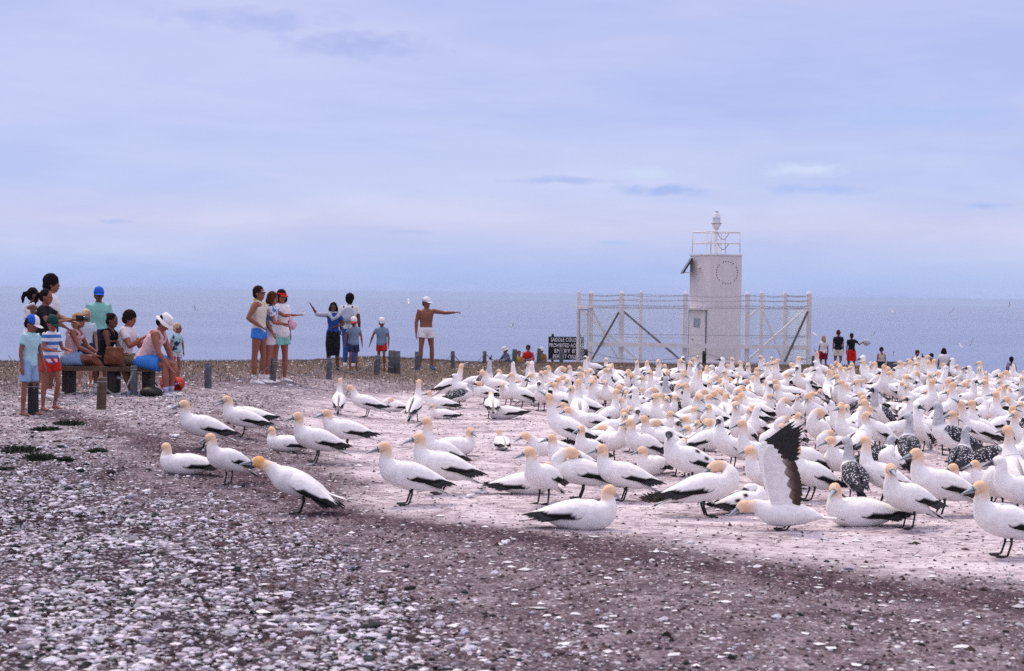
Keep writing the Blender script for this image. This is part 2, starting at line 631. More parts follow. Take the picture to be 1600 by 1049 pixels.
# ------------------------------------------------------------------ sea and air
def make_sea():
    me = bpy.data.meshes.new('sea')
    bm = bmesh.new()
    n = 96
    rs = [60, 400, 1500, 5000, 15000, 27000]
    prev = None
    for r in rs:
        ringv = [bm.verts.new((r * math.cos(2 * math.pi * k / n), r * math.sin(2 * math.pi * k / n), -100)) for k in range(n)]
        if prev:
            for k in range(n):
                bm.faces.new((prev[k], ringv[k], ringv[(k + 1) % n], prev[(k + 1) % n]))
        else:
            bm.faces.new(ringv)
        prev = ringv
    bm.normal_update()
    bm.to_mesh(me); bm.free()
    m = bpy.data.materials.new('sea_water')
    m.use_nodes = True
    t = m.node_tree
    b = t.nodes['Principled BSDF']
    b.inputs['Base Color'].default_value = (.10, .135, .26, 1)
    b.inputs['Roughness'].default_value = .28
    b.inputs['IOR'].default_value = 1.33
    tc = N(t, 'ShaderNodeTexCoord')
    mp = N(t, 'ShaderNodeMapping'); mp.inputs['Scale'].default_value = (.35, 1, 1)
    L(t, tc.outputs['Object'], mp.inputs[0])
    n1 = N(t, 'ShaderNodeTexNoise', i_Scale=.09, i_Detail=6.0, i_Roughness=.6); L(t, mp.outputs[0], n1.inputs['Vector'])
    n2 = N(t, 'ShaderNodeTexNoise', i_Scale=.0016, i_Detail=6.0, i_Roughness=.6); L(t, mp.outputs[0], n2.inputs['Vector'])
    r = ramp(t, [(.35, (.085, .115, .235)), (.65, (.125, .16, .29))]); L(t, n2.outputs[0], r.inputs[0])
    r0 = ramp(t, [(.35, (.80, .80, .84)), (.65, (1.2, 1.2, 1.16))]); L(t, n1.outputs[0], r0.inputs[0])
    c = mixc(t, 1.0, r.outputs[0], r0.outputs[0], 'MULTIPLY')
    L(t, c, b.inputs['Base Color'])
    bp = N(t, 'ShaderNodeBump'); bp.inputs['Strength'].default_value = .6; bp.inputs['Distance'].default_value = 1.5
    L(t, n1.outputs[0], bp.inputs['Height']); L(t, bp.outputs[0], b.inputs['Normal'])
    me.materials.append(m)
    o = bpy.data.objects.new('sea', me)
    COL.objects.link(o)
    return tag(o, 'calm hazy blue sea below the headland', None, None, 'structure')


make_sea()


def make_haze():
    mb = MB().box((0, 0, (-102 + 6.6) / 2), (56000, 56000, 108.6))
    m = bpy.data.materials.new('sea_haze')
    m.use_nodes = True
    t = m.node_tree
    t.nodes.remove(t.nodes['Principled BSDF'])
    pv = N(t, 'ShaderNodeVolumePrincipled')
    pv.inputs['Color'].default_value = (.64, .78, 1.0, 1)
    pv.inputs['Density'].default_value = 7.5e-5
    L(t, pv.outputs[0], t.nodes['Material Output'].inputs['Volume'])
    o = mb.build('haze', m, None, False)
    return tag(o, None, None, None, 'stuff')


HAZE = True
if HAZE:
    make_haze()


# ------------------------------------------------------------------ lighthouse
def streaks(t, tc, base):
    mp = N(t, 'ShaderNodeMapping'); mp.inputs['Scale'].default_value = (9, 9, 1.2)
    L(t, tc.outputs['Object'], mp.inputs[0])
    n = N(t, 'ShaderNodeTexNoise', i_Scale=1.6, i_Detail=6.0); L(t, mp.outputs[0], n.inputs['Vector'])
    r = ramp(t, [(.45, (1, 1, 1)), (.75, (.90, .88, .86))]); L(t, n.outputs[0], r.inputs[0])
    return mixc(t, 1.0, base, r.outputs[0], 'MULTIPLY')


M = {}
M['tower'] = mat('tower_paint', (.74, .69, .69), .6, .03, 2, .0, 200, extra=streaks)
M['white_rail'] = mat('white_rail_paint', (.76, .73, .73), .5, .1, 20)
M['lantern'] = mat('lantern_glass', (.72, .72, .76), .2, .05, 30, spec=.6)
M['panel'] = mat('solar_panel_dark', (.012, .013, .02), .25, .1, 30)
M['grey_dark'] = mat('dark_gap', (.08, .075, .08), .7)
M['notice'] = mat('notice_blue_grey', (.25, .28, .33), .5, .25, 60)
M['white_wood'] = mat('white_painted_timber', (.74, .71, .70), .7, .08, 6, .2, 60, extra=streaks)
M['dark_wood'] = mat('weathered_dark_timber', (.15, .135, .135), .8, .25, 12, .3, 60)
M['wire'] = mat('galvanised_wire', (.50, .58, .62), .5, .1, 20, metal=.4)
M['barb'] = mat('barbed_wire_grey', (.34, .33, .36), .5)
M['board'] = mat('sign_black', (.008, .008, .010), .5)
M['letter'] = mat('sign_lettering_white', (.85, .85, .88), .5, .05, 30)

DT = 64.0
K = DT / FPX


def tower():
    base = atd(1107, DT)
    a = rad(26)
    root = empty('light_tower', base, 0)
    tag(root, 'pale square beacon tower with railed roof and lantern inside the wire fence', 'light tower')
    e1 = Vector((-math.sin(a) , math.cos(a) * 1, 0))      # left face runs back-left
    e2 = Vector((math.cos(a), math.sin(a), 0))            # right face runs back-right
    e1 = Vector((-math.sin(a), math.cos(a), 0))
    s = 1.415
    top = ray(1107, 399, DT).z - base.z
    rot = Matrix((e2, e1, Vector((0, 0, 1)))).transposed()   # local x along right face, y along left face

    def W(x, y, z):
        return rot @ Vector((x, y, 0)) + Vector((0, 0, z))
    mb = MB().box(W(s / 2, s / 2, (top - 1) / 2 - 0), (s, s, top + 1), rot)
    mb.build('tower_wall', M['tower'], root, False)
    MB().box(W(s / 2, s / 2, top + .025), (s + .05, s + .05, .05), rot).build('roof_cap', M['white_rail'], root, False)
    MB().box(W(s / 2, s / 2, 0.10), (s + .2, s + .2, .2), rot).build('plinth', M['tower'], root, False)
    # door on the left face (face normal = -local x)
    dz0, dz1 = .2, ray(1093, 485, DT).z - base.z
    dc = s * .56
    d = MB().box(W(-.02, dc, (dz0 + dz1) / 2), (.04, s * .82, dz1 - dz0), rot).build('door', M['tower'], root, False)
    for y in (dc - s * .425, dc + s * .425):
        MB().box(W(-.015, y, (dz0 + dz1) / 2), (.05, .022, dz1 - dz0), rot).build('door_jamb', M['grey_dark'], d, False)
    MB().box(W(-.045, dc + .30, dz0 + (dz1 - dz0) * .42), (.03, .12, .03), rot).build('handle', M['grey_dark'], d, False)
    nzt = ray(1093, 498, DT).z - base.z; nzb = ray(1093, 512, DT).z - base.z
    MB().box(W(-.05, dc, (nzt + nzb) / 2), (.02, .42, nzt - nzb), rot).build('notice', M['notice'], d, False)
    MB().box(W(-.09, dc - .01, dz1 + .05), (.22, s * .92, .07), rot).build('door_hood', M['white_rail'], root, False)
    MB().box(W(-.04, s * .5, ray(1093, 417, DT).z - base.z), (.08, .10, .08), rot).build('vent', M['white_rail'], root, False)
    # ring of studs left on the right face, one part each
    rc = ray(1136, 426, DT).z - base.z
    me = MB().sphere((0, 0, 0), (.022, .012, .022), 6, 4).mesh('stud', M['grey_dark'])
    for k in range(26):
        an = 2 * math.pi * k / 26
        if k in (3, 9, 17, 22):
            continue
        o = bpy.data.objects.new('stud', me); COL.objects.link(o); o.parent = root
        o.location = W(s * .53 + .47 * math.cos(an) , -.008, rc + .42 * math.sin(an))
    # solar panel hung on the far left edge
    pc = W(-.10, s + .0, ray(1075, 415, DT).z - base.z)
    tilt = Matrix.Rotation(rad(32), 3, 'Y') 
    pp = MB().box(pc + Vector((-.05, -.1, 0)), (.06, .85, .66), tilt).build('solar_panel', M['panel'], root, False)
    b = MB()
    b.bar(pc + Vector((.1, -.1, .2)), pc + Vector((-.15, -.1, -.2)), .03)
    b.bar(pc + Vector((.15, -.1, -.25)), pc + Vector((-.2, -.1, -.25)), .03)
    b.build('bracket', M['white_rail'], pp, False)
    # railing
    zr = top + .05
    h = ray(1107, 362, DT).z - base.z - zr
    ins = .06
    cs = [(ins, ins), (s - ins, ins), (s - ins, s - ins), (ins, s - ins)]
    for (x, y) in cs + [(s * .5, s - ins), (s * .5, ins)]:
        MB().tube([W(x, y, zr), W(x, y, zr + h)], .022, 8).build('rail_post', M['white_rail'], root)
    for zz in (h, h * .5):
        for i in range(4):
            a0, a1 = cs[i], cs[(i + 1) % 4]
            MB().tube([W(*a0, zr + zz), W(*a1, zr + zz)], .020, 8).build('rail', M['white_rail'], root)
    # guard chains across the opening
    for zz in (h * .95, h * .5):
        p0, p1 = W(s * .5, ins, zr + zz), W(s - ins, ins, zr + zz)
        p0, p1 = W(s * .25, ins, zr + zz), W(s * .6, ins, zr + zz)
        MB().tube([p0.lerp(p1, k / 10) - Vector((0, 0, .24 * (1 - (2 * k / 10 - 1) ** 2))) for k in range(11)], .010, 5).build('guard_chain', M['grey_dark'], root)
    # lantern mast
    c = (s * .5, s * .5)
    mt = MB()
    lz = ray(1121, 347, DT).z - base.z
    mt.tube([W(*c, zr - .02), W(*c, lz + .01)], .075, 12)
    mt.build('mast', M['white_rail'], root)
    ft = MB()
    ft.tube([W(*c, lz - .36), W(*c, lz - .33)], [.12, .12], 12)
    ft.tube([W(*c, lz - .24), W(*c, lz - .02)], [.09, .19], 12)
    ft.tube([W(*c, lz - .02), W(*c, lz + .02)], [.21, .21], 16)
    ft.build('lamp_flange', M['white_rail'], root)
    z3 = ray(1121, 329, DT).z - base.z
    hh = z3 - lz
    prof = [(.02, .13), (.14, .155), (.2, .15), (.42, .15), (.46, .16), (.5, .15), (.72, .13), (.86, .10), (.93, .06)]
    MB().tube([W(*c, lz + f_ * hh) for f_, r_ in prof], [r_ for f_, r_ in prof], 16).build('lamp_lens', M['lantern'], root)
    MB().tube([W(*c, lz + f_ * hh) for f_ in (.9, 1.0)], [.05, .075], 10).build('lens_cap', M['grey_dark'], root)
    return root


tower()


# ------------------------------------------------------------------ security fence round the tower
def fence():
    P = {}
    spots = {'A': (970, 61), 'B': (1262, 61), 'F1': (1069, 61), 'F2': (1166, 61), 'G1': (922, 63.2), 'G0': (903, 65.5),
             'K1': (1000, 69), 'K2': (1188, 69), 'K3': (1225, 68)}
    root = empty('wire_fence', atd(1100, 61))
    tag(root, 'tall wire mesh enclosure with white posts, braces and barbed wire round the beacon tower', 'fence')
    o0 = root.location
    TOPS = {'A': 458, 'B': 459, 'F1': 459, 'F2': 459.5, 'G1': 458, 'G0': 457, 'K1': 457, 'K2': 458, 'K3': 458.5}
    for k, (px, d) in spots.items():
        b = atd(px, d); t = ray(px, TOPS[k], d)
        P[k] = (b - o0, Vector((b.x, d, t.z)) - o0)
        w_ = .17 if k in ('A', 'B', 'F1', 'F2', 'G1') else .14
        pm = MB().box((P[k][0] + P[k][1]) / 2 - Vector((0, 0, .15)), (w_, w_, (P[k][1] - P[k][0]).length + .3))
        po = pm.build('post', M['white_wood'], root, False)
        MB().box(P[k][1] + Vector((0, 0, .045)), (w_ * 1.0, w_ * 1.0, .09), None, None, .35).build('post_cap', M['white_rail'], po, False)
    runs = [('A', 'F1'), ('F1', 'F2'), ('F2', 'B'), ('B', 'K3'), ('K3', 'K2'), ('K2', 'K1'), ('K1', 'G0'), ('G1', 'A')]
    mt = lambda k, f: P[k][0].lerp(P[k][1], f)
    FM = (565 - 482) / (565 - 458)
    for a, b in runs:
        # diamond mesh
        p0, p1 = P[a][0], P[b][0]
        ln = (p1 - p0).length; u = (p1 - p0) / ln
        h0 = (P[a][1] - P[a][0]).length * FM; h1 = (P[b][1] - P[b][0]).length * FM
        h = (h0 + h1) / 2
        off = u.cross(Vector((0, 0, 1))).normalized() * .085
        back = a in ('K3', 'K2', 'K1', 'B') and b in ('K2', 'K1', 'G0', 'K3')
        step = .085 if not back else .13
        mbm = MB()
        r = .0026 if not back else .003
        zb = .06
        n = int((ln + h) / step)
        for sgn in (1, -1):
            for i in range(-int(h / step) - 1, int(ln / step) + 1):
                s0 = i * step; x0, x1 = s0, s0 + h
                t0 = max(0.0, -x0 / h); t1 = min(1.0, (ln - x0) / h)
                if t1 <= t0 + .01:
                    continue
                q = []
                for tt_ in (t0, t1):
                    xx = x0 + h * tt_
                    if sgn < 0:
                        xx = ln - xx
                    f = xx / ln
                    q.append(p0.lerp(p1, f) + Vector((0, 0, zb + tt_ * (h0 + (h1 - h0) * f))) + off + off * .08 * sgn)
                mbm.tube(q, r, 3)
        mbm.build('wire_mesh', M['wire'], root, False)
        # top and middle support wires
        for f in (1.0, .52, .02):
            MB().tube([p0 + Vector((0, 0, zb + h0 * f)) + off, p1 + Vector((0, 0, zb + h1 * f)) + off], .008, 5).build('support_wire', M['barb'], root)
        # barbed strands
        for q, f in enumerate((.86, .91, .975)):
            a0 = mt(a, f) + off; b0 = mt(b, f) + off
            if q == 0: a0, b0 = mt(a, FM + .06) + off, mt(b, FM + .06) + off
            pts = [a0.lerp(b0, k / 12) - Vector((0, 0, .05 * (1 - (2 * k / 12 - 1) ** 2) + .012 * (k % 2))) for k in range(13)]
            bw = MB().tube(pts, .009, 4)
            nb = int(ln / .16)
            for k in range(nb):
                c = a0.lerp(b0, (k + .5) / nb) - Vector((0, 0, .05 * (1 - (2 * (k + .5) / nb - 1) ** 2)))
                bw.bar(c + Vector((0, 0, .035)), c - Vector((0, 0, .035)), .009)
            bw.build('barbed_wire', M['barb'], root, False)

    def on(px, py, d):
        return ray(px, py, d) - o0
    # braces
    def brace(a, b, d, m, w=.13, dd=0.0):
        MB().bar(on(a[0], a[1], d), on(b[0], b[1], d + dd), w, .07).build('brace', M[m], root, False)
    brace((967, 488), (925, 562), 60.75, 'dark_wood')
    brace((973, 486), (1067, 566), 61.2, 'dark_wood')
    brace((924, 482), (968, 566), 63.4, 'white_wood')
    brace((906, 482), (1000, 567), 67.5, 'white_wood')
    brace((1192, 484), (1225, 570), 68.4, 'white_wood')
    brace((1186, 482), (1169, 497), 67.2, 'white_wood')
    brace((1259, 483), (1170, 562), 64.6, 'white_wood')
    brace((1262, 487), (1226, 566), 60.75, 'dark_wood', .09)
    # long front rail
    MB().bar(on(920, 538, 60.8), on(1264, 543.5, 60.8), .05, .15).build('rail', M['white_wood'], root, False)
    # gate
    g = MB()
    for px, d in ((905, 65.2), (919, 63.5)):
        g.bar(on(px, 484, d), on(px, 562, d), .04)
    g.bar(on(905, 484, 65.2), on(919, 484, 63.5), .04)
    g.bar(on(905, 560, 65.2), on(919, 560, 63.5), .04)
    gt = g.build('gate', M['barb'], root, False)
    gm = MB()
    for k in range(1, 9):
        gm.bar(on(905 + 14 * k / 9, 484, 65.2 - 1.7 * k / 9), on(905 + 14 * k / 9, 560, 65.2 - 1.7 * k / 9), .008)
    for k in range(1, 30):
        gm.bar(on(905, 484 + 76 * k / 30, 65.2), on(919, 484 + 76 * k / 30, 63.5), .007)
    gm.build('gate_mesh', M['wire'], gt, False)
    MB().bar(on(899, 479, 65.0), on(926, 480, 62.9), .11, .06).build('gate_lintel', M['white_wood'], root, False)


fence()


# ------------------------------------------------------------------ sign
def sign():
    d = 66.8
    a = ray(857, 526, d); b = ray(912, 563, d)
    base = atd(884, d)
    root = empty('notice_board', base)
    tag(root, 'black notice board with white capitals about prohibited access beside the tower gate', 'sign')
    w_, h_ = b.x - a.x, a.z - b.z
    c = Vector(((a.x + b.x) / 2, d, (a.z + b.z) / 2)) - base
    MB().box(c, (w_, .05, h_)).build('board', M['board'], root, False)
    for s_ in (-1, 1):
        MB().box(Vector((c.x + s_ * w_ * .38, c.y + .07, (c.z + h_ / 2 + .1) / 2)), (.09, .09, c.z + h_ / 2 + .1)).build('post', M['board'], root, False)
    lines = [('SADDLE COLONY', .150, .86), ('PROHIBITED ACCESS', .150, .95), ('ENTRY BY', .135, .66), ('PERMIT ONLY', .120, .74)]
    z_ = c.z + h_ / 2 - .06
    verts = MB()
    for i, (txt, sz, frac) in enumerate(lines):
        cu = bpy.data.curves.new('lettering', 'FONT')
        cu.body = txt
        cu.align_x = 'CENTER'
        cu.space_character = 1.08
        cu.size = 1.0
        cu.extrude = .004
        cu.offset = .008
        o = bpy.data.objects.new('lettering', cu)
        COL.objects.link(o)
        dg = bpy.context.evaluated_depsgraph_get(); dg.update()
        me = bpy.data.meshes.new_from_object(o.evaluated_get(dg))
        bpy.data.objects.remove(o)
        co = np.empty(len(me.vertices) * 3); me.vertices.foreach_get('co', co); co = co.reshape(-1, 3)
        wx = co[:, 0].max() - co[:, 0].min()
        hgt = h_ / 4 * .66
        co[:, 0] *= w_ * frac / wx
        co[:, 1] *= hgt / .70
        co = np.stack([co[:, 0] + c.x, c.y - .028 - co[:, 2], co[:, 1] + c.z + h_ / 2 - (i + .87) * h_ / 4.15], -1)
        me.vertices.foreach_set('co', co.ravel())
        me.materials.append(M['letter'])
        me.update()
        t_ = bpy.data.objects.new('lettering', me); COL.objects.link(t_); t_.parent = root
        t_['kind'] = 'stuff'


sign()

# ------------------------------------------------------------------ chain barrier
M['post_grey'] = mat('grey_round_timber', (.10, .105, .115), .85, .35, 14, .5, 50)
M['post_brown'] = mat('brown_round_timber', (.095, .062, .04), .85, .35, 14, .5, 50)
M['post_dark'] = mat('dark_round_timber', (.022, .022, .026), .85, .35, 14, .5, 50)
M['chain'] = mat('grey_chain', (.22, .23, .27), .45, .2, 30, metal=.5)
MBk = mat('end_grain', (.16, .15, .15), .9, .3, 40)
POSTS = [  # px, base py, top py, diameter px, material, d override
    (52, 648, 598, 17, 'dark', None, 'dark weathered bollard in front of the boy in the blue and white cap'),
    (158, 640, 590, 15, 'brown', None, 'brown leaning timber bollard nearest the bench sitters'),
    (209, 618, 572, 11.5, 'grey', None, 'grey timber bollard in front of the seated woman in the floral shirt'),
    (325, 607, 567, 11.5, 'grey', None, 'grey timber bollard standing alone between the toddler and the man in the tank top'),
    (427, 599, 561, 9, 'grey', None, 'grey timber bollard against the legs of the three visitors at the chain'),
    (514, 593, 560, 9, 'grey', None, 'grey timber bollard in front of the woman in the long black skirt'),
    (588, 586, 556, 8.5, 'grey', None, 'grey bollard tilted towards the boy in red shorts'),
    (652, 579, 550, 8.5, 'grey', None, 'grey timber bollard beside the bare-chested man'),
    (707, 576, 549, 6.5, 'grey', None, 'lone grey bollard just past the bare-chested man pointing'),
    (757, 573, 549, 6, 'grey', 49.0, 'slim grey bollard before the crouching visitor in the white sunhat'),
    (804, 571, 546, 8, 'grey', 50.0, 'stout grey bollard between the sunhat visitor and the one in the red cardigan'),
    (842, 569, 545, 6.5, 'grey', 51.0, 'grey bollard between the red cardigan and the child in a white hat'),
    (877, 568, 545, 6.5, 'grey', 52.0, 'grey bollard in front of the black notice board'),
    (915, 567, 546, 7, 'dark', 54.0, 'dark bollard just below the enclosure gate'),
    (1100, 567, 549, 6, 'dark', 56.0, 'dark bollard in front of the pale beacon tower'),
    (1271, 573, 556, 6.5, 'grey', 57.0, 'grey bollard past the enclosure corner beside the girl in maroon shorts'),
]
post_top = []
for i, (px, by, ty, dia, mk, dov, lab) in enumerate(POSTS):
    p = atd(px, dov) if dov else at(px, by)
    d = p.y
    r = dia * d / FPX / 2
    top = ray(px, ty, d)
    h = top.z - p.z
    ln = {1: .03, 6: .04, 0: -.01}.get(i, random.uniform(-.01, .01))
    root = empty('bollard', p, random.uniform(0, 6))
    root.rotation_euler = (0, ln, 0)
    tag(root, lab, 'bollard', 'timber bollards carrying the barrier chain')
    q = MB()
    seg = 14
    rings = []
    for zz, k in ((-.15, 1.0), (0, 1.02), (h * .5, .99), (h * .93, .98), (h * .97, .95), (h, .88)):
        rings.append([Vector((math.cos(2 * math.pi * j / seg) * r * k * (1 + .03 * math.sin(j * 5 + i)), math.sin(2 * math.pi * j / seg) * r * k * (1 + .03 * math.cos(j * 3 + i)), zz)) for j in range(seg)])
    q.loft(rings)
    q.build('shaft', M['post_' + mk], root)
    MB().tube([(0, 0, h), (0, 0, h + .004)], [r * .86, r * .84], 14).build('end_grain', MBk, root)
    MB().tube([(0, 0, h * .86), (0, 0, h * .89)], [r * 1.04, r * 1.04], 14).build('staple_band', M['chain'], root)
    post_top.append((p + Vector((0, 0, h * .88)), r))

# big double stump
p = at(616, 583)
root = empty('stump', p)
tag(root, 'broad split timber stump between the boy in red shorts and the bare-chested man', 'stump')
for dx, r_, h_ in ((-.055, .085, .50), (.06, .075, .49)):
    MB().tube([(dx, 0, -.1), (dx, 0, .3), (dx, 0, h_)], [r_, r_ * .98, r_ * .94], 14).build('log', M['post_grey'], root)

CHAINS = [(0, 1), (1, 2), (2, 3), (3, 4), (4, 5), (5, 6), (6, 7), (7, 8), (8, 9), (9, 10), (10, 11), (11, 12), (12, 13), (13, 14), (14, 15)]
names = ['behind the dark bollard at the feet of the striped-shirt girl', 'from the brown bollard across to the bench sitters', 'sweeping up from the bench towards the lone grey bollard',
         'between the lone bollard and the three visitors', 'from the three visitors to the woman in the black skirt', 'below the boy in the red and white cap',
         'from the tilted bollard to the bare-chested man', 'just past the bare-chested man', 'on the bare skyline before the crouching visitors', 'in front of the white sunhat visitor',
         'in front of the red cardigan visitor', 'running to the black notice board', 'under the notice board and gate', 'along the front of the tall wire enclosure', 'below the enclosure corner braces']


def chain(a, b, ra, rb, sag, lab):
    ln = (b - a).length
    n = max(8, int(ln / .042)) if a.y < 48 else max(8, int(ln / .06))
    R = 2
    link = []
    m = MB()
    u = (b - a).normalized()
    side = u.cross(Vector((0, 0, 1))).normalized()
    L_ = ln / n
    fat = 1.0 if a.y < 48 else 1.3
    for i in range(n):
        f = (i + .5) / n
        c = a.lerp(b, f) - Vector((0, 0, sag * 4 * f * (1 - f)))
        sl = sag * 4 * (1 - 2 * f) / ln
        t_ = (u - Vector((0, 0, sl))).normalized()
        up = side if i % 2 else t_.cross(side).normalized()
        pts = []
        for k in range(6):
            an = 2 * math.pi * k / 6
            pts.append(c + t_ * math.cos(an) * L_ * .66 + up * math.sin(an) * .013 * fat)
        nrm = t_.cross(up)
        ringsV = []
        V = []
        for k in range(6):
            o_ = (pts[k] - c).normalized()
            for w1, w2 in ((1, 0), (-.5, .87), (-.5, -.87)):
                V.append(pts[k] + (o_ * w1 + nrm * w2) * .0052 * fat)
        F = [(k * 3 + j, k * 3 + (j + 1) % 3, ((k + 1) % 6) * 3 + (j + 1) % 3, ((k + 1) % 6) * 3 + j) for k in range(6) for j in range(3)]
        m.add(V, F)
    o = m.build('barrier_chain', M['chain'], None, True)
    tag(o, 'slack grey chain ' + lab, 'chain', 'slack chains strung between the bollards')


for (i, j), nm in zip(CHAINS, names):
    (a, ra), (b, rb) = post_top[i], post_top[j]
    chain(a, b, ra, rb, .27 if (a - b).length < 5 else .33, nm)
# loose end running off past the first bollard
a, ra = post_top[0]
chain(a, a + Vector((-1.4, -.6, -.05)), ra, ra, .2, 'running off from the dark bollard at the edge of the view')
#@@NEXT


# ------------------------------------------------------------------ gannets
def vecn(v):
    return v / (np.linalg.norm(v, axis=-1, keepdims=True) + 1e-12)


def crom(P, n):
    """Catmull-Rom through control rows P, n samples per span; returns samples and parameter"""
    P = np.asarray(P, float)
    Q = np.vstack([2 * P[0] - P[1], P, 2 * P[-1] - P[-2]])
    out = []; ts = []
    for i in range(len(P) - 1):
        p0, p1, p2, p3 = Q[i], Q[i + 1], Q[i + 2], Q[i + 3]
        for k in range(n):
            t = k / n
            out.append(.5 * ((2 * p1) + (-p0 + p2) * t + (2 * p0 - 5 * p1 + 4 * p2 - p3) * t * t + (-p0 + 3 * p1 - 3 * p2 + p3) * t ** 3))
            ts.append(i + t)
    out.append(P[-1]); ts.append(len(P) - 1)
    return np.array(out), np.array(ts)


BUFF = (.80, .545, .345)
BUFF2 = (.80, .42, .15)
WHITE = (.86, .84, .81)
JWHITE = (.72, .72, .73)
BLACK = (.012, .010, .012)
BILL = (.42, .47, .50)


def lerp3(a, b, f):
    f = max(0, min(1, f))
    return tuple(a[i] + (b[i] - a[i]) * f for i in range(3))


BODY_R = [(.010, .004), (.036, .020), (.076, .062), (.112, .106), (.103, .107), (.071, .076), (.049, .056), (.040, .045), (.044, .048), (.035, .037), (.0185, .0215), (.0100, .0125), (.0015, .002)]


def bird_spine(p):
    """control centres (x,y,z) + yaw for a pose dict"""
    pi = rad(p['pitch']); a = np.array([math.cos(pi), 0, math.sin(pi)])
    B = np.array([0, 0, p['zb']])
    c = [B - a * .37 + np.array([0, 0, p.get('tail', 0)]), B - a * .25 + np.array([0, 0, p.get('tail', 0) * .4]), B - a * .165, B, B + a * .135]
    yaw = [0, 0, 0, 0, 0]
    if 'neck' in p:       # explicit path: list of (x,y,z,yaw) from neck root to bill tip, relative to breast
        br = c[4]
        for (x, y, z, yw) in p['neck']:
            c.append(br + np.array([x, y, z])); yaw.append(yw)
        return np.array(c), np.array(yaw)
    d1 = rad(p['n1']); d2 = rad(p['n2']); hp = rad(p['hp'])
    v = lambda an, yw=0: np.array([math.cos(an) * math.cos(rad(yw)), math.cos(an) * math.sin(rad(yw)), math.sin(an)])
    Y = p.get('yaw', 0)
    nl = p['nl']
    r = c[4] + v((pi + d1) / 2) * .065
    m = r + v(d1, Y * .1) * nl * .5
    t = m + v(d2, Y * .35) * nl * .55
    h = t + v((d2 + hp) / 2 + .35, Y * .8) * .036
    f = h + v(hp, Y) * .038
    b0 = f + v(hp - .05, Y) * .026
    b1 = b0 + v(hp - .08, Y) * .046
    b2 = b1 + v(hp - .16, Y) * .054
    c += [r, m, t, h, f, b0, b1, b2]
    yaw += [0, Y * .15, Y * .45, Y * .9, Y, Y, Y, Y]
    return np.array(c), np.array(yaw)


def bird_body(p, kind='adult', seg=16, ns=5):
    c, yaw = bird_spine(p)
    Rr = np.array(BODY_R)
    if p.get('fat'):
        Rr = Rr.copy(); Rr[2:5] *= p['fat']; Rr[5] *= 1.22; Rr[6] *= 1.06
    data = np.hstack([c, yaw[:, None], Rr])
    smp, ts = crom(data, ns)
    P = smp[:, :3]
    T = vecn(np.gradient(P, axis=0))
    rings = []; cols = []
    hd = p.get('buff', BUFF)
    for i, (pt, t) in enumerate(zip(P, T)):
        yw = rad(smp[i, 3])
        side = np.array([-math.sin(yw), math.cos(yw), 0])
        side = side - t * side.dot(t); side /= np.linalg.norm(side)
        nrm = np.cross(t, side)
        if ts[i] < 4.2 and nrm[2] < 0: nrm = -nrm
        u = ts[i]
        w, h = max(smp[i, 4], .0012), max(smp[i, 5], .0012)
        ring = []
        for k in range(seg):
            an = 2 * math.pi * k / seg
            cs, sn = math.cos(an), math.sin(an)
            # breast fuller below, back flatter
            hh = h * (1.0 if sn < 0 else (.9 if u < 4.5 else 1))
            q = pt + side * cs * w + nrm * sn * hh
            ring.append(q)
            jag = .10 * math.sin(an * 3 + i) + .06 * math.sin(an * 7)
            if kind == 'adult':
                col = WHITE
                if u > 5.45:
                    col = lerp3(WHITE, hd, (u + jag - 5.9) / 1.3)
                if u > 8.75:
                    col = lerp3(hd, (.74, .66, .52), (u - 8.7) / .8)
                if 8.75 < u < 9.85 and abs(sn) < .38 and abs(cs) > .4:
                    col = (.10, .10, .12) if u > 9.25 else col
                if u >= 9.75:
                    col = (.02, .02, .025) if u < 10.0 else BILL
                if u >= 10.0 and abs(sn) < .12:
                    col = (.05, .055, .065)
            elif kind == 'juv':
                col = WHITE if u < 4.5 else lerp3(WHITE, JWHITE, (u - 4.5))
                if u < 4.2 and sn > .15:
                    col = (.10, .105, .12) if (math.sin(an * 9 + i * 1.7) + math.sin(i * 2.9 + an * 4)) < .75 else (.6, .6, .62)
                if 5 < u < 9.2:
                    col = lerp3(JWHITE, (.36, .36, .39), .3 + .6 * float(hash2(np.float64(k), np.float64(i), 5)))
                if 9.0 < u: col = (.03, .03, .035)
                if u >= 10.6: col = (.05, .05, .055)
            else:   # young white-headed bird
                col = WHITE
                if 9.1 < u: col = (.06, .06, .07)
                if 8.6 < u <= 9.1 and abs(sn) < .5: col = (.35, .35, .38)
                if u >= 10.4: col = (.10, .11, .12)
            cols.append(col)
        rings.append(ring)
    mb = MB()
    mb.loft(rings, True, cols)
    return mb, c


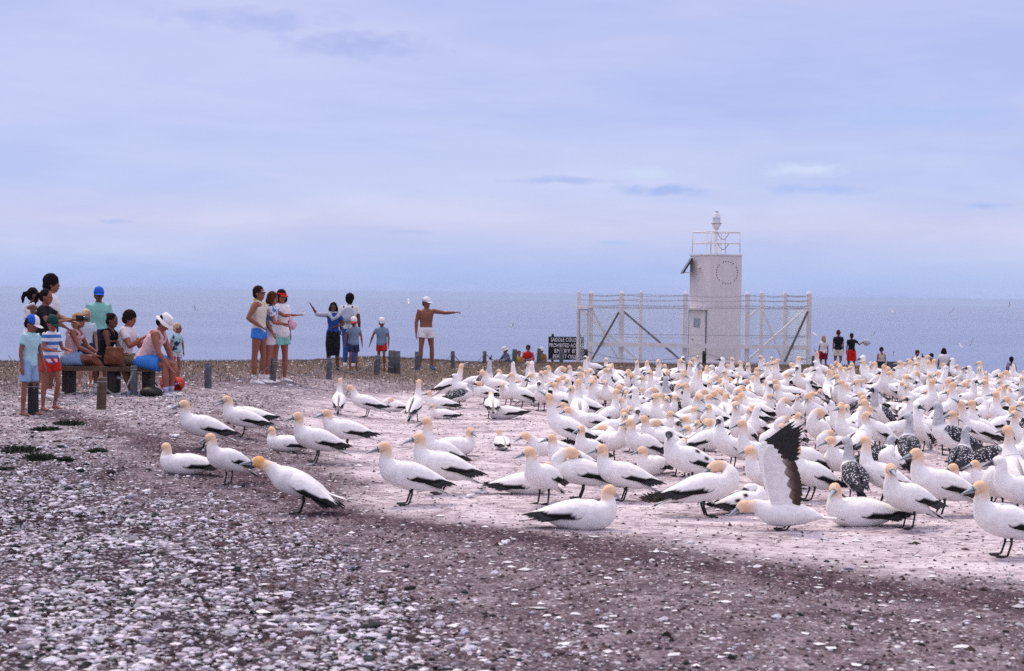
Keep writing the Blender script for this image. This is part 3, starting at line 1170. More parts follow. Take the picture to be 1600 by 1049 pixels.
def wing_geom(p, side, kind='adult'):
    """folded wing shell, local to the bird; side=+1/-1 ; returns wing MB, primaries MB"""
    bp = p['pitch']
    wp = rad(bp * .62 + p.get('wlift', 0)); pi = rad(bp)
    a0 = np.array([math.cos(pi), 0, math.sin(pi)])
    B = np.array([0, 0, p['zb']])
    S0 = B + a0 * .125
    aw = np.array([math.cos(wp), 0, math.sin(wp)])
    nw = np.array([-math.sin(wp), 0, math.cos(wp)])
    spread = p.get('wout', 0.0)
    U = np.array([0, .06, .14, .24, .34, .42, .48])
    Wd = np.array([.060, .094, .110, .105, .072, .048, .030]) * p.get('fat', 1)
    Hh = np.array([.058, .082, .092, .082, .058, .036, .022])
    dz = np.array([.0, .006, .008, .004, .0, -.004, -.008])
    LO = np.array([15, -18, -26, -22, -12, 0, 5])
    HI = np.array([50, 74, 80, 80, 78, 75, 70])
    nu, nv = 20, 11
    us = np.linspace(0, .48, nu)
    outer = []; inner = []; colo = []
    for iu, u in enumerate(us):
        w_, h_, z_, lo, hi = [np.interp(u, U, q) for q in (Wd, Hh, dz, LO, HI)]
        row = []; rin = []; rc = []
        ctr = S0 - aw * u + nw * z_
        for iv in range(nv):
            f = iv / (nv - 1)
            an = rad(lo + (hi - lo) * f)
            flare = spread * u / .48
            off = .016 + .005 * math.sin(math.pi * f)
            q = ctr + np.array([0, side, 0]) * ((w_ + off) * math.cos(an) + flare * (1 - f * .7)) + nw * (h_ + off) * math.sin(an)
            qi = ctr + np.array([0, side, 0]) * ((w_ + off - .012) * math.cos(an) + flare * (1 - f * .7)) + nw * (h_ + off - .012) * math.sin(an)
            row.append(q); rin.append(qi)
            edge = .05 + .22 * S((u - .10) / .10) + .34 * S((u - .30) / .18)
            blk = (u > .10 and f < edge) or u > .46
            if kind == 'juv':
                col = (.055, .06, .07)
                if f < .2 and u > .2: col = (.03, .03, .035)
            elif kind == 'imm':
                col = BLACK if (blk or ((iu // 2 * 7 + iv // 2 * 5) % 9 == 0 and u > .14)) else WHITE
            else:
                col = BLACK if blk else WHITE
            rc.append(col)
        outer.append(row); inner.append(rin); colo.append(rc)
    V = []; C = []
    for r_, c_ in zip(outer, colo):
        V += r_; C += c_
    for r_, c_ in zip(inner, colo):
        V += r_; C += c_
    F = []
    o = nu * nv
    for i in range(nu - 1):
        for j in range(nv - 1):
            q = (i * nv + j, (i + 1) * nv + j, (i + 1) * nv + j + 1, i * nv + j + 1)
            F.append(q if side > 0 else q[::-1])
            F.append(tuple(o + k for k in (q[::-1] if side > 0 else q)))
    for i in range(nu - 1):
        for j in (0, nv - 1):
            F.append((i * nv + j, o + i * nv + j, o + (i + 1) * nv + j, (i + 1) * nv + j))
    for j in range(nv - 1):
        for i in (0, nu - 1):
            F.append((i * nv + j, i * nv + j + 1, o + i * nv + j + 1, o + i * nv + j))
    wb = MB(); wb.add(V, F, C)
    # black primaries: a fan of pointed blades from the lower rear edge past the tail
    pb = MB()
    dark = BLACK if kind != 'juv' else (.03, .032, .036)
    for k in range(7):
        f = k / 6
        u0 = .25 + .03 * f
        w_, h_, z_ = [np.interp(u0, U, q) for q in (Wd, Hh, dz)]
        st = S0 - aw * u0 + nw * (z_ - h_ * .34 + .040 * f) + np.array([0, side, 0]) * (w_ * .93 - .01 * f)
        ln = .150 + .115 * f ** 1.4 + .008 * math.sin(k * 2.1)
        crossy = .045 - .1 * (1 - spread * 4) * (.7 + .3 * f)
        dirv = vecn(-aw + nw * (.03 + .045 * f + p.get('fan', 0) * (f - .5)) + np.array([0, side, 0]) * (crossy * 1.6 + spread * 1.2))
        wd = np.array([0, 0, 1.0]); wd = vecn(wd - dirv * wd.dot(dirv))
        th = vecn(np.cross(dirv, wd)) * .0025
        half = .0135
        prof = [(0, .6), (.3, 1.0), (.65, .85), (.9, .45), (1.0, .06)]
        rr = []
        for (tt, ww) in prof:
            cpt = st + dirv * ln * tt + nw * (-.025 * tt * tt)
            rr.append([cpt + wd * half * ww + th * .2, cpt + th, cpt - wd * half * ww + th * .2, cpt - th])
        pb.loft(rr, True, [dark] * 20)
    return wb, pb


def tail_geom(p, kind):
    pi = rad(p['pitch'] * .9); a = np.array([math.cos(pi), 0, math.sin(pi)])
    B = np.array([0, 0, p['zb'] + p.get('tail', 0) * .6])
    mb = MB()
    for k in range(-3, 4):
        st = B - a * .24 + np.array([0, k * .008, -.004])
        dirv = vecn(-a + np.array([0, k * .055, -.03]))
        ln = .20 - .018 * abs(k)
        col = BLACK if (abs(k) <= 1 and kind != 'imm') or kind == 'juv' else (WHITE if kind == 'adult' else (.35, .35, .37))
        rr = []
        sd = vecn(np.cross(dirv, np.array([0, 0, 1.0])))
        up = np.cross(sd, dirv)
        for (tt, ww) in [(0, .8), (.4, 1), (.8, .7), (1, .08)]:
            cpt = st + dirv * ln * tt + up * (.002 * abs(k))
            rr.append([cpt + sd * .013 * ww, cpt + up * .003, cpt - sd * .013 * ww, cpt - up * .003])
        mb.loft(rr, True, [col] * 16)
    return mb


def leg_geom(p, side):
    mb = MB()
    top = np.array([-.03 + p.get('legx', 0), side * .045, p['zb'] - .06])
    ank = np.array([-.005 + p.get('legx', 0), side * .05, .012])
    mid = (top + ank) / 2 + np.array([-.015, 0, 0])
    mb.tube([top, mid, ank], [.016, .0085, .0075], 6, (.018, .018, .02))
    for an in (-28, 0, 28):
        e = ank + np.array([math.cos(rad(an)) * .085, math.sin(rad(an)) * .085, -.007])
        mb.tube([ank, e], [.006, .004], 4, (.018, .018, .02))
    e = [ank + np.array([math.cos(rad(an)) * .08, math.sin(rad(an)) * .08, -.009]) for an in (-28, -10, 0, 10, 28)]
    mb.add([ank + np.array([0, 0, -.004])] + e + [ank + np.array([0, 0, -.009])] + [q + np.array([0, 0, -.003]) for q in e],
           [(0, 1, 2), (0, 2, 3), (0, 3, 4), (0, 4, 5), (6, 8, 7), (6, 9, 8), (6, 10, 9), (6, 11, 10)], (.02, .02, .022))
    return mb


def feather_extra(t, tc, base):
    mp = N(t, 'ShaderNodeMapping'); mp.inputs['Scale'].default_value = (14, 30, 30)
    L(t, tc.outputs['Object'], mp.inputs[0])
    n = N(t, 'ShaderNodeTexNoise', i_Scale=1.4, i_Detail=4.0); L(t, mp.outputs[0], n.inputs['Vector'])
    r = ramp(t, [(.35, (.90, .89, .89)), (.6, (1.02, 1.02, 1.02))]); L(t, n.outputs[0], r.inputs[0])
    return mixc(t, 1.0, base, r.outputs[0], 'MULTIPLY')


MP = mat('plumage', (1, 1, 1), .75, .035, 9, .12, 60, attr=True, spec=.15, extra=feather_extra)


def speckle_extra(t, tc, base):
    v = N(t, 'ShaderNodeTexVoronoi', i_Scale=46.0); L(t, tc.outputs['Object'], v.inputs['Vector'])
    r = ramp(t, [(.26, (1, 1, 1)), (.36, (0, 0, 0))]); L(t, v.outputs['Distance'], r.inputs[0])
    return mixc(t, r.outputs[0], (.035, .037, .045), (.66, .66, .70))


MSP = mat('speckled_plumage', (1, 1, 1), .75, .1, 9, .3, 90, attr=True, spec=.15, extra=speckle_extra)
MBK2 = mat('black_feather', (1, 1, 1), .45, .2, 40, .2, 60, attr=True, spec=.4)
MLEG = mat('black_leg', (1, 1, 1), .5, .2, 40, attr=True)
MEYE = mat('pale_eye', (.25, .30, .33), .2)
MEYE2 = mat('dark_eye', (.01, .01, .012), .15, spec=.7)

POSES = {
    'stand': dict(pitch=24, zb=.232, n1=72, n2=96, nl=.105, hp=-14),
    'standL': dict(pitch=26, zb=.235, n1=74, n2=94, nl=.105, hp=-18, yaw=62),
    'standR': dict(pitch=26, zb=.235, n1=74, n2=94, nl=.105, hp=-18, yaw=-62),
    'relax': dict(pitch=18, zb=.222, n1=60, n2=104, nl=.08, hp=-16),
    'alert': dict(pitch=36, zb=.25, n1=84, n2=93, nl=.19, hp=-6),
    'alertL': dict(pitch=36, zb=.25, n1=84, n2=93, nl=.18, hp=-22, yaw=50),
    'alertR': dict(pitch=36, zb=.25, n1=84, n2=93, nl=.18, hp=-22, yaw=-50),
    'sit': dict(pitch=6, zb=.100, n1=68, n2=100, nl=.085, hp=-14, sit=1, fat=1.08),
    'sitL': dict(pitch=7, zb=.100, n1=70, n2=96, nl=.09, hp=-18, yaw=60, sit=1, fat=1.08),
    'sitR': dict(pitch=7, zb=.100, n1=70, n2=96, nl=.09, hp=-18, yaw=-60, sit=1, fat=1.08),
    'low': dict(pitch=16, zb=.22, n1=44, n2=34, nl=.12, hp=-26),
    'lean': dict(pitch=20, zb=.235, n1=38, n2=26, nl=.13, hp=-3, buff=BUFF2, wout=.10, wlift=16, fan=.12),
    'sky': dict(pitch=46, zb=.27, n1=82, n2=88, nl=.20, hp=62),
    'sky2': dict(pitch=34, zb=.25, n1=74, n2=80, nl=.18, hp=34),
    'down': dict(pitch=22, zb=.235, n1=66, n2=62, nl=.13, hp=-62),
    'tuck': dict(pitch=20, zb=.225, neck=[(.045, 0, .055, 20), (.025, .028, .105, 80), (-.02, .03, .125, 150), (-.065, .022, .118, 175), (-.098, .016, .105, 180), (-.122, .012, .09, 180), (-.15, .01, .07, 180), (-.18, .01, .05, 180)]),
    'tucksit': dict(pitch=6, zb=.100, sit=1, fat=1.08, neck=[(.045, 0, .05, 20), (.03, .028, .095, 80), (-.015, .03, .112, 150), (-.06, .022, .108, 175), (-.093, .016, .097, 180), (-.117, .012, .083, 180), (-.145, .01, .065, 180), (-.175, .01, .045, 180)]),
    'preen': dict(pitch=26, zb=.24, neck=[(.05, 0, .065, 10), (.055, .02, .135, 60), (.02, .055, .175, 110), (-.02, .085, .16, 140), (-.045, .095, .135, 150), (-.062, .1, .115, 150), (-.085, .105, .085, 150), (-.105, .105, .055, 150)]),
    'lunge': dict(pitch=4, zb=.135, n1=24, n2=0, nl=.12, hp=-32, buff=BUFF, tail=-.02, legx=.03),
    'walk': dict(pitch=14, zb=.20, n1=52, n2=40, nl=.13, hp=-30, legx=.03),
}


def make_kind(pose, kind, var=0):
    p = dict(POSES[pose])
    if var:
        jr = random.Random(hash((len(pose), ord(pose[0]), ord(pose[-1]), len(kind), var)) & 0xffff)
        p['pitch'] += jr.uniform(-5, 6)
        if 'n1' in p:
            p['n1'] += jr.uniform(-12, 8); p['n2'] += jr.uniform(-14, 12); p['hp'] += jr.uniform(-16, 10)
            p['yaw'] = p.get('yaw', 0) + jr.uniform(-38, 38); p['nl'] *= jr.uniform(.85, 1.15)
        p['wout'] = p.get('wout', 0) + jr.choice([0, 0, .03, .07]); p['wlift'] = p.get('wlift', 0) + jr.choice([0, 0, 6, 10])
        p['fat'] = p.get('fat', 1) * jr.uniform(.96, 1.06)
    d = {}
    mb, c = bird_body(p, kind)
    d['body'] = mb.mesh('gannet', MP)
    d['wing'] = []; d['prim'] = []
    for s_ in (1, -1):
        wb, pb = wing_geom(p, s_, kind)
        d['wing'].append(wb.mesh('wing', MSP if kind == 'juv' else MP))
        d['prim'].append(pb.mesh('primaries', MBK2, False))
    d['tail'] = tail_geom(p, kind).mesh('tail', MBK2 if kind != 'adult' else MP, False)
    d['leg'] = [] if p.get('sit') else [leg_geom(p, s_).mesh('leg', MLEG) for s_ in (1, -1)]
    hc = c[9]; hb = c[8]
    fv = vecn(c[9] - c[8]); sd = vecn(np.cross(np.array([0, 0, 1.0]), fv))
    up = np.cross(fv, sd)
    d['eye'] = []
    for s_ in (1, -1):
        e = MB().sphere(hc + sd * s_ * .0275 + fv * -.002 + up * .008, (.0065, .0065, .0065), 8, 5)
        d['eye'].append(e.mesh('eye', MEYE2))
    return d


KINDS = {}
BIRDS = []        # (root, pose, kind, heading, px, py)


def bird(loc, heading, pose, kind='adult', scale=1.0, label=None, lean=0.0, group='gannets of the colony', var=0):
    key = (pose, kind, var) if var else (pose, kind)
    if key not in KINDS:
        KINDS[key] = make_kind(pose, kind, var)
    d = KINDS[key]
    root = bpy.data.objects.new('gannet' if kind != 'juv' else 'young_gannet', d['body'])
    COL.objects.link(root)
    root.location = loc
    root.rotation_euler = (0, 0, rad(heading))
    root.scale = (scale * random.uniform(.96, 1.04), scale * random.uniform(.96, 1.06), scale * random.uniform(.96, 1.04))
    root.rotation_euler = (rad(random.gauss(0, 2.5)), rad(random.gauss(0, 2.5)) if not label else 0, rad(heading))
    near = loc[1] < 26

    def ch(nm, me):
        o = bpy.data.objects.new(nm, me)
        COL.objects.link(o)
        o.parent = root
        return o
    for i in (0, 1):
        wobj = ch('wing', d['wing'][i])
        q = bpy.data.objects.new('primaries', d['prim'][i]); COL.objects.link(q); q.parent = wobj
    ch('tail', d['tail'])
    for l_ in d['leg']:
        ch('leg', l_)
    if near:
        for e in d['eye']:
            ch('eye', e)
    root['category'] = 'gannet' if kind != 'juv' else 'young gannet'
    root['group'] = group
    if label:
        root['label'] = label
    u, v = pix(loc)
    BIRDS.append([root, pose, kind, heading % 360, u, v, Vector(loc)])
    return root


# birds one can pick out near the front: px, base py, heading (0 right, 90 away, 180 left, 270 to camera), pose, kind, scale, label
HAND = [
    (292, 741, 186, 'sitR', 'adult', 1.05, 'gannet lying on the ground at the edge nearest the pale clods, black wing edge showing'),
    (355, 757, 228, 'standR', 'adult', 1.0, 'gannet standing with its breast to the camera behind the big leaning bird'),
    (316, 702, 192, 'stand', 'adult', 1.08, 'gannet standing in profile above the lying one at the far edge of the flock'),
    (378, 683, 188, 'stand', 'adult', .98, 'smaller gannet directly in front of a second one, both facing the clods'),
    (384, 664, 186, 'sit', 'adult', 1.12, 'gannet half hidden behind its smaller twin, topmost of that pair'),
    (449, 706, 182, 'sitR', 'adult', .92, 'small gannet sitting right behind the breast of a standing neighbour'),
    (492, 723, 197, 'stand', 'adult', 1.12, 'gannet with grey bill standing over the bird that sits at its breast'),
    (538, 703, 192, 'relax', 'adult', 1.12, 'gannet with both wingtips lifted apart, behind the big leaning bird'),
    (468, 803, 183, 'lean', 'adult', 1.13, 'large gannet stretching forward with deep orange head and half-raised wings'),
    (636, 789, 194, 'stand', 'adult', 1.14, 'front gannet of the close pair in profile, grey bill level, one dark leg showing'),
    (688, 772, 196, 'stand', 'adult', 1.16, 'rear gannet of the close pair in profile, head raised over its partner'),
    (688, 742, 212, 'alertR', 'adult', 1.0, 'upright gannet with long neck standing before the one that lies facing the tower'),
    (706, 712, 6, 'sitR', 'adult', 1.12, 'gannet lying flat and facing the tower behind the upright long-necked one'),
    (784, 703, 102, 'sit', 'adult', .80, 'small gannet sitting alone with crossed black wingtips in the bare gap'),
    (528, 648, 95, 'alert', 'adult', .86, 'upright gannet seen from behind at the lone end of the back row'),
    (572, 652, 165, 'down', 'adult', 1.0, 'white gannet bending so its head is hidden, beside the upright one seen from behind'),
    (616, 643, 200, 'tucksit', 'adult', .82, 'small gannet asleep with its head on its back between two standing birds'),
    (648, 659, 76, 'alert', 'adult', 1.0, 'tall gannet seen from behind with buff nape, black wingtips slanting to the tower side'),
    (692, 655, 176, 'sitL', 'adult', .80, 'gannet sitting low beside the tall one that shows its buff nape'),
    (687, 640, 200, 'sit', 'adult', 1.0, None), (704, 622, 20, 'sky2', 'adult', 1.0, None), (719, 638, 22, 'stand', 'juv', .98, None),
    (740, 612, 0, 'standL', 'adult', .9, None), (755, 632, 185, 'tuck', 'adult', 1.0, None), (768, 655, 95, 'low', 'adult', 1.0, None), (790, 655, 178, 'sit', 'adult', 1.05, None),
    (778, 622, 170, 'down', 'adult', 1.1, None), (800, 628, 340, 'stand', 'imm', 1.0, None), (812, 615, 160, 'sky', 'imm', .9, None), (835, 632, 10, 'low', 'adult', 1.0, None),
    # front edge on the tower side
    (848, 788, 238, 'standR', 'adult', 1.06, 'plump gannet facing the camera at the corner of the crowd, beside the lying one'),
    (820, 772, 8, 'sit', 'adult', 1.05, 'gannet whose black tail alone pokes out behind the plump one at the corner'),
    (905, 827, 352, 'sitL', 'adult', 1.18, 'gannet lying on the whitened flat in front, bill pointing to the tower side, tail black'),
    (905, 780, 183, 'tuck', 'adult', 1.16, 'sleeping gannet with buff nape on its white back behind the lying one'),
    (972, 783, 186, 'stand', 'adult', 1.1, 'profile gannet with long black wing edge between the plump one and the big white one'),
    (890, 752, 200, 'stand', 'adult', 1.0, 'gannet with its head just above the sleeping one'),
    (860, 728, 190, 'low', 'adult', .95, 'gannet peering low towards the bare gap, head over the plump bird'),
    (918, 733, 226, 'stand', 'adult', 1.0, None), (884, 703, 165, 'sky2', 'adult', 1.12, 'long-necked gannet with bill raised, tallest beside the bare gap'),
    (905, 668, 92, 'alert', 'adult', 1.08, None), (955, 722, 300, 'down', 'adult', 1.06, None), (1000, 728, 215, 'standR', 'adult', 1.05, None),
    (1020, 742, 230, 'sitR', 'adult', 1.0, None), (930, 700, 10, 'tucksit', 'adult', 1.1, None),
    (1074, 762, 196, 'standL', 'imm', 1.16, 'big white-headed gannet with dark face beside a buff nape, above the tufted mound'),
    (1062, 745, 250, 'tuck', 'adult', 1.0, None),
    (1104, 808, 6, 'tuck', 'adult', 1.2, 'hunched white gannet preening its back with splayed black tail, in front of the mound'),
    (1160, 802, 30, 'tucksit', 'imm', 1.0, 'white fluffy young bird lying between the hunched one and the wing-raiser'),
    (1195, 782, 205, 'standR', 'adult', 1.06, 'gannet with long pale bill just behind the raised wing'),
    (1345, 822, 186, 'sitL', 'adult', 1.15, 'gannet lying at the feet of the speckled youngster, head turned away'),
    (1418, 826, 212, 'standL', 'adult', 1.10, 'full-breasted gannet standing in the front rank with its head turned away from the camera'),
    (1466, 806, 190, 'stand', 'adult', 1.2, 'gannet in profile just behind the full-breasted one, broad black wing edge'),
    (1568, 870, 190, 'stand', 'adult', 1.14, 'largest gannet of all, nearest the camera at the corner of the flock'),
    (1556, 800, 240, 'tuck', 'adult', 1.1, 'gannet with rounded buff nape right behind the largest bird'),
    (1590, 812, 200, 'standR', 'imm', 1.15, 'white-headed gannet with black face behind the largest bird'),
    (1376, 785, 172, 'alertR', 'adult', 1.0, 'gannet standing by the speckled youngster, buff nape to the camera'),
    (1335, 783, 95, 'alertL', 'juv', .98, 'speckled black and white youngster seen from behind near the raised wing'),
    (1262, 782, 200, 'standR', 'adult', 1.08, None), (1256, 758, 215, 'standR', 'adult', 1.1, None), (1308, 755, 250, 'standR', 'adult', 1.05, None),
    (1418, 735, 80, 'alertL', 'juv', 1.08, 'dark speckled youngster standing with its back to the camera in mid flock'),
    (1370, 742, 30, 'relax', 'juv', .95, 'grey youngster crouching ahead of two other dark youngsters'),
    (1487, 722, 170, 'alertR', 'juv', 1.12, 'tall grey youngster in dispute with raised bill'),
    (1548, 752, 350, 'standL', 'juv', 1.05, 'big youngster with pale head and speckled back near the frame edge'),
    (1500, 745, 60, 'alertR', 'juv', .92, 'speckled youngster between the tall grey one and the big pale-headed one'),
    (1500, 768, 240, 'sitR', 'adult', 1.0, None), (1525, 705, 185, 'sky2', 'adult', 1.05, None), (1325, 700, 178, 'sky2', 'imm', 1.0, None),
    (1140, 600, 280, 'alert', 'adult', .98, None), (928, 590, 200, 'standR', 'adult', 1.0, 'gannet standing clear on the turf below the gate, first of the back edge'),
    (1092, 590, 260, 'alert', 'adult', .9, None), (1202, 592, 200, 'stand', 'imm', 1.0, None), (1285, 600, 176, 'sky', 'adult', 1.05, None),
]
for (px, py, hd, pose, kind, sc_, lab) in HAND:
    bird(at(px, py), hd, pose, kind, sc_ * .935, lab)


# the gannet with raised wings ------------------------------------------------
def raised_wing(side):
    """one lifted wing, roughly in the x-z plane above the shoulder"""
    arm = MB()
    q = lambda px, py: ((1232 - px) / 195.0, (829 - py) / 195.0)
    rings = []
    for (py, xl, xr, th) in [(800, 1206, 1238, .022), (790, 1203, 1237, .018), (770, 1198, 1236, .013), (750, 1193, 1233, .011), (730, 1189, 1228, .010), (715, 1187, 1224, .009), (705, 1188, 1216, .008), (698, 1192, 1208, .006), (695, 1196, 1202, .003)]:
        (x0, z0), (x1, z1) = q(xl, py), q(xr, py)
        yb = side * (.045 + (z0 - .15) * .14)
        rings.append([Vector(((x0 + x1) / 2 + math.cos(2 * math.pi * k / 14) * (x0 - x1) / 2, yb + math.sin(2 * math.pi * k / 14) * th * (1 + .8 * math.cos(2 * math.pi * k / 14)), z0)) for k in range(14)])
    arm.loft(rings, True, [WHITE] * (14 * 9))
    sec_ = MB(); pr = MB()

    def feather(mb, a_, b_, hw, yo, cols, tipw=.12):
        (x0, z0), (x1, z1) = q(*a_), q(*b_)
        st = Vector((x0, side * (.045 + (z0 - .15) * .14) + yo, z0)); en = Vector((x1, side * (.045 + (z1 - .15) * .14) + yo, z1))
        dr = (en - st); ln = dr.length; dr /= ln
        wv = dr.cross(Vector((0, 1, 0))).normalized(); th = Vector((0, .0020, 0))
        rr = []; cc = []
        for i_, (tt, ww) in enumerate(((0, .8), (.3, 1), (.65, .95), (.85, .7), (1, tipw))):
            c = st + dr * ln * tt
            rr.append([c + wv * hw * ww, c + th, c - wv * hw * ww, c - th]); cc += [cols[i_]] * 4
        mb.loft(rr, True, cc)
    DB = (.045, .024, .016)
    for k in range(13):        # dark brown secondaries along the trailing edge
        f = k / 12
        jg = .8 * math.sin(k * 2.3)
        feather(sec_, (1216 + 12 * f, 706 + 70 * f), (1238 + 11 * math.sin(f * 2.2) + jg, 728 + 60 * f), .024, .0016 * (k % 3), [(.30, .27, .25), (.16, .12, .10), DB, DB, BLACK], .35)
    for k in range(10):        # black primaries fanning from the wrist
        f = k / 9
        feather(pr, (1220 - 29 * f, 716 - 12 * f), (1242 + 4 * f + .8 * math.sin(k * 1.9), 716 - 53 * f ** .85), .0165 + .004 * (1 - f), .0016 * (k % 3), [DB, BLACK, BLACK, BLACK, BLACK], .12)
    for k in range(9):         # dark coverts filling the hand
        f = k / 8
        feather(pr, (1190 + 26 * f, 712 - 3 * f), (1204 + 26 * f, 690 + 10 * f), .020, -.002 + .0012 * (k % 2), [(.05, .035, .03), DB, BLACK, BLACK, BLACK], .3)
    return arm, sec_, pr


def wing_raiser():
    POSES['lunge'] = dict(pitch=4, zb=.135, n1=24, n2=0, nl=.12, hp=-32, buff=BUFF, tail=-.02, legx=.03)
    key = ('lunge', 'adult')
    KINDS[key] = make_kind('lunge', 'adult')
    d = KINDS[key]
    root = bpy.data.objects.new('gannet', d['body']); COL.objects.link(root)
    loc = at(1232, 829)
    root.location = loc
    root.rotation_euler = (0, 0, rad(181))
    root.scale = (1.04,) * 3
    for s_ in (1, -1):
        arm, sec_, pr = raised_wing(s_)
        o = arm.build('wing', MP, root)
        o.location = (0, 0, 0)
        o.rotation_euler = (rad(-2 * s_), 0, 0)
        sec_.build('secondaries', MBK2, o, False)
        pr.build('primaries', MBK2, o, False)
    for nm, me in [('tail', d['tail'])] + [('leg', m_) for m_ in d['leg']] + [('eye', e) for e in d['eye']]:
        o = bpy.data.objects.new(nm, me); COL.objects.link(o); o.parent = root
    tag(root, 'gannet crouching forward with one long black-tipped wing lifted straight up', 'gannet', 'gannets of the colony')
    BIRDS.append([root, 'lunge', 'adult', 188, *pix(loc), loc])


wing_raiser()

# the packed crowd ------------------------------------------------------------
edge = [(690, 614), (760, 611), (860, 609), (920, 601), (1000, 600), (1280, 597), (1460, 598), (1640, 610), (1640, 790), (1560, 790), (1490, 790), (1400, 778), (1300, 778), (1210, 772),
        (1130, 752), (1040, 735), (960, 700), (900, 680), (880, 650), (800, 640), (700, 626)]
epoly = [tuple(at(*p))[:2] for p in edge]


def inpoly(x, y, P):
    ins = False
    n = len(P)
    for i in range(n):
        ax, ay = P[i]; bx, by = P[(i + 1) % n]
        if (ay > y) != (by > y) and x < (bx - ax) * (y - ay) / (by - ay) + ax:
            ins = not ins
    return ins


xs = [p[0] for p in epoly]; ys = [p[1] for p in epoly]
pts = [(b[6].x, b[6].y) for b in BIRDS]
rr_ = random.Random(21)
crowd = []
tries = 0
TARGET = 306 - len(BIRDS)
while len(crowd) < TARGET and tries < 60000:
    tries += 1
    x = rr_.uniform(min(xs), max(xs)); y = rr_.uniform(min(ys), max(ys))
    if not inpoly(x, y, epoly):
        continue
    md = .56 if tries < 20000 else (.50 if tries < 40000 else .45)
    if any((x - a) ** 2 + (y - b) ** 2 < md * md for a, b in pts):
        continue
    u, v = pix((x, y, float(G(x, y))))
    if u > 1630:
        continue
    pts.append((x, y)); crowd.append((x, y))
print('crowd', len(crowd), 'tries', tries)
PW = [('stand', 16), ('standL', 8), ('standR', 10), ('relax', 8), ('alert', 11), ('alertL', 6), ('alertR', 7), ('sit', 9), ('sitL', 6), ('sitR', 6), ('low', 6), ('sky', 4), ('sky2', 4), ('down', 6), ('tuck', 11), ('tucksit', 7), ('preen', 10)]
for (x, y) in crowd:
    pose = rr_.choices([a for a, b in PW], [b for a, b in PW])[0]
    r_ = rr_.random()
    if r_ < .55: hd = rr_.gauss(195, 28)
    elif r_ < .78: hd = rr_.gauss(345, 28)
    elif r_ < .9: hd = rr_.gauss(270, 25)
    else: hd = rr_.gauss(95, 25)
    r2_ = rr_.random()
    kind = 'juv' if r2_ < .045 else ('imm' if r2_ < .24 else 'adult')
    bird((x, y, float(G(x, y))), hd, pose, kind, rr_.uniform(.86, 1.02), var=rr_.choice([0, 1, 2, 3]) if kind != 'juv' else 0)

# the rest of the packed back ranks, past the countable birds: one mass
extra = []
tries = 0
ymin = 20.0
while len(extra) < 150 and tries < 60000:
    tries += 1
    x = rr_.uniform(min(xs), max(xs)); y = rr_.uniform(ymin, max(ys))
    if not inpoly(x, y, epoly) or any((x - a) ** 2 + (y - b) ** 2 < .36 ** 2 for a, b in pts):
        continue
    u, v = pix((x, y, float(G(x, y))))
    if u > 1630 or u < 760:
        continue
    pts.append((x, y)); extra.append((x, y))
print('extra', len(extra))
def mesh_arrays(me):
    n = len(me.vertices)
    co = np.empty(n * 3, np.float32); me.vertices.foreach_get('co', co)
    cl = np.ones(n * 4, np.float32)
    if 'Col' in me.color_attributes: me.color_attributes['Col'].data.foreach_get('color', cl)
    li = np.empty(len(me.loops), np.int32); me.loops.foreach_get('vertex_index', li)
    lt = np.empty(len(me.polygons), np.int32); me.polygons.foreach_get('loop_total', lt)
    return co.reshape(-1, 3), cl, li, lt


AV, AC, AL, AT = [], [], [], []
nv_ = 0
for (x, y) in extra:
    pose = rr_.choice(['stand', 'standL', 'relax', 'alert', 'tuck', 'down', 'sit', 'alertR'])
    kind = 'imm' if rr_.random() < .25 else 'adult'
    if (pose, kind, 'far') not in KINDS:
        kd = dict(make_kind(pose, kind))
        kd['body'] = bird_body(dict(POSES[pose]), kind, 10, 3)[0].mesh('gannet', MP)
        KINDS[(pose, kind, 'far')] = kd
    d = KINDS[(pose, kind, 'far')]
    if 'arr' not in d:
        d['arr'] = [mesh_arrays(me) for me in [d['body'], d['wing'][0], d['wing'][1], d['tail'], d['prim'][0], d['prim'][1]] + d['leg']]
    h_ = rad(rr_.choice([195, 345, 270, 180, 210]) + rr_.gauss(0, 20)); k_ = rr_.uniform(.88, 1.0)
    Rm = np.array([[math.cos(h_), -math.sin(h_), 0], [math.sin(h_), math.cos(h_), 0], [0, 0, 1]]) * k_
    T_ = np.array([x, y, float(G(x, y))])
    for co, cl, li, lt in d['arr']:
        AV.append(co @ Rm.T + T_); AC.append(cl); AL.append(li + nv_); AT.append(lt)
        nv_ += len(co)
AV = np.concatenate(AV).astype(np.float32); AC = np.concatenate(AC); AL = np.concatenate(AL); AT = np.concatenate(AT)
me = bpy.data.meshes.new('packed_back_ranks')
me.vertices.add(len(AV)); me.vertices.foreach_set('co', AV.ravel())
me.loops.add(len(AL)); me.loops.foreach_set('vertex_index', AL)
me.polygons.add(len(AT)); me.polygons.foreach_set('loop_start', np.concatenate([[0], np.cumsum(AT)[:-1]]).astype(np.int32)); me.polygons.foreach_set('loop_total', AT)
me.polygons.foreach_set('use_smooth', np.ones(len(AT), bool))
ca = me.color_attributes.new('Col', 'FLOAT_COLOR', 'POINT'); ca.data.foreach_set('color', AC)
me.update()
me.materials.append(MP)
o = bpy.data.objects.new('packed_back_ranks', me); COL.objects.link(o)
tag(o, 'the rest of the gannets packed into the back ranks', None, None, 'stuff')

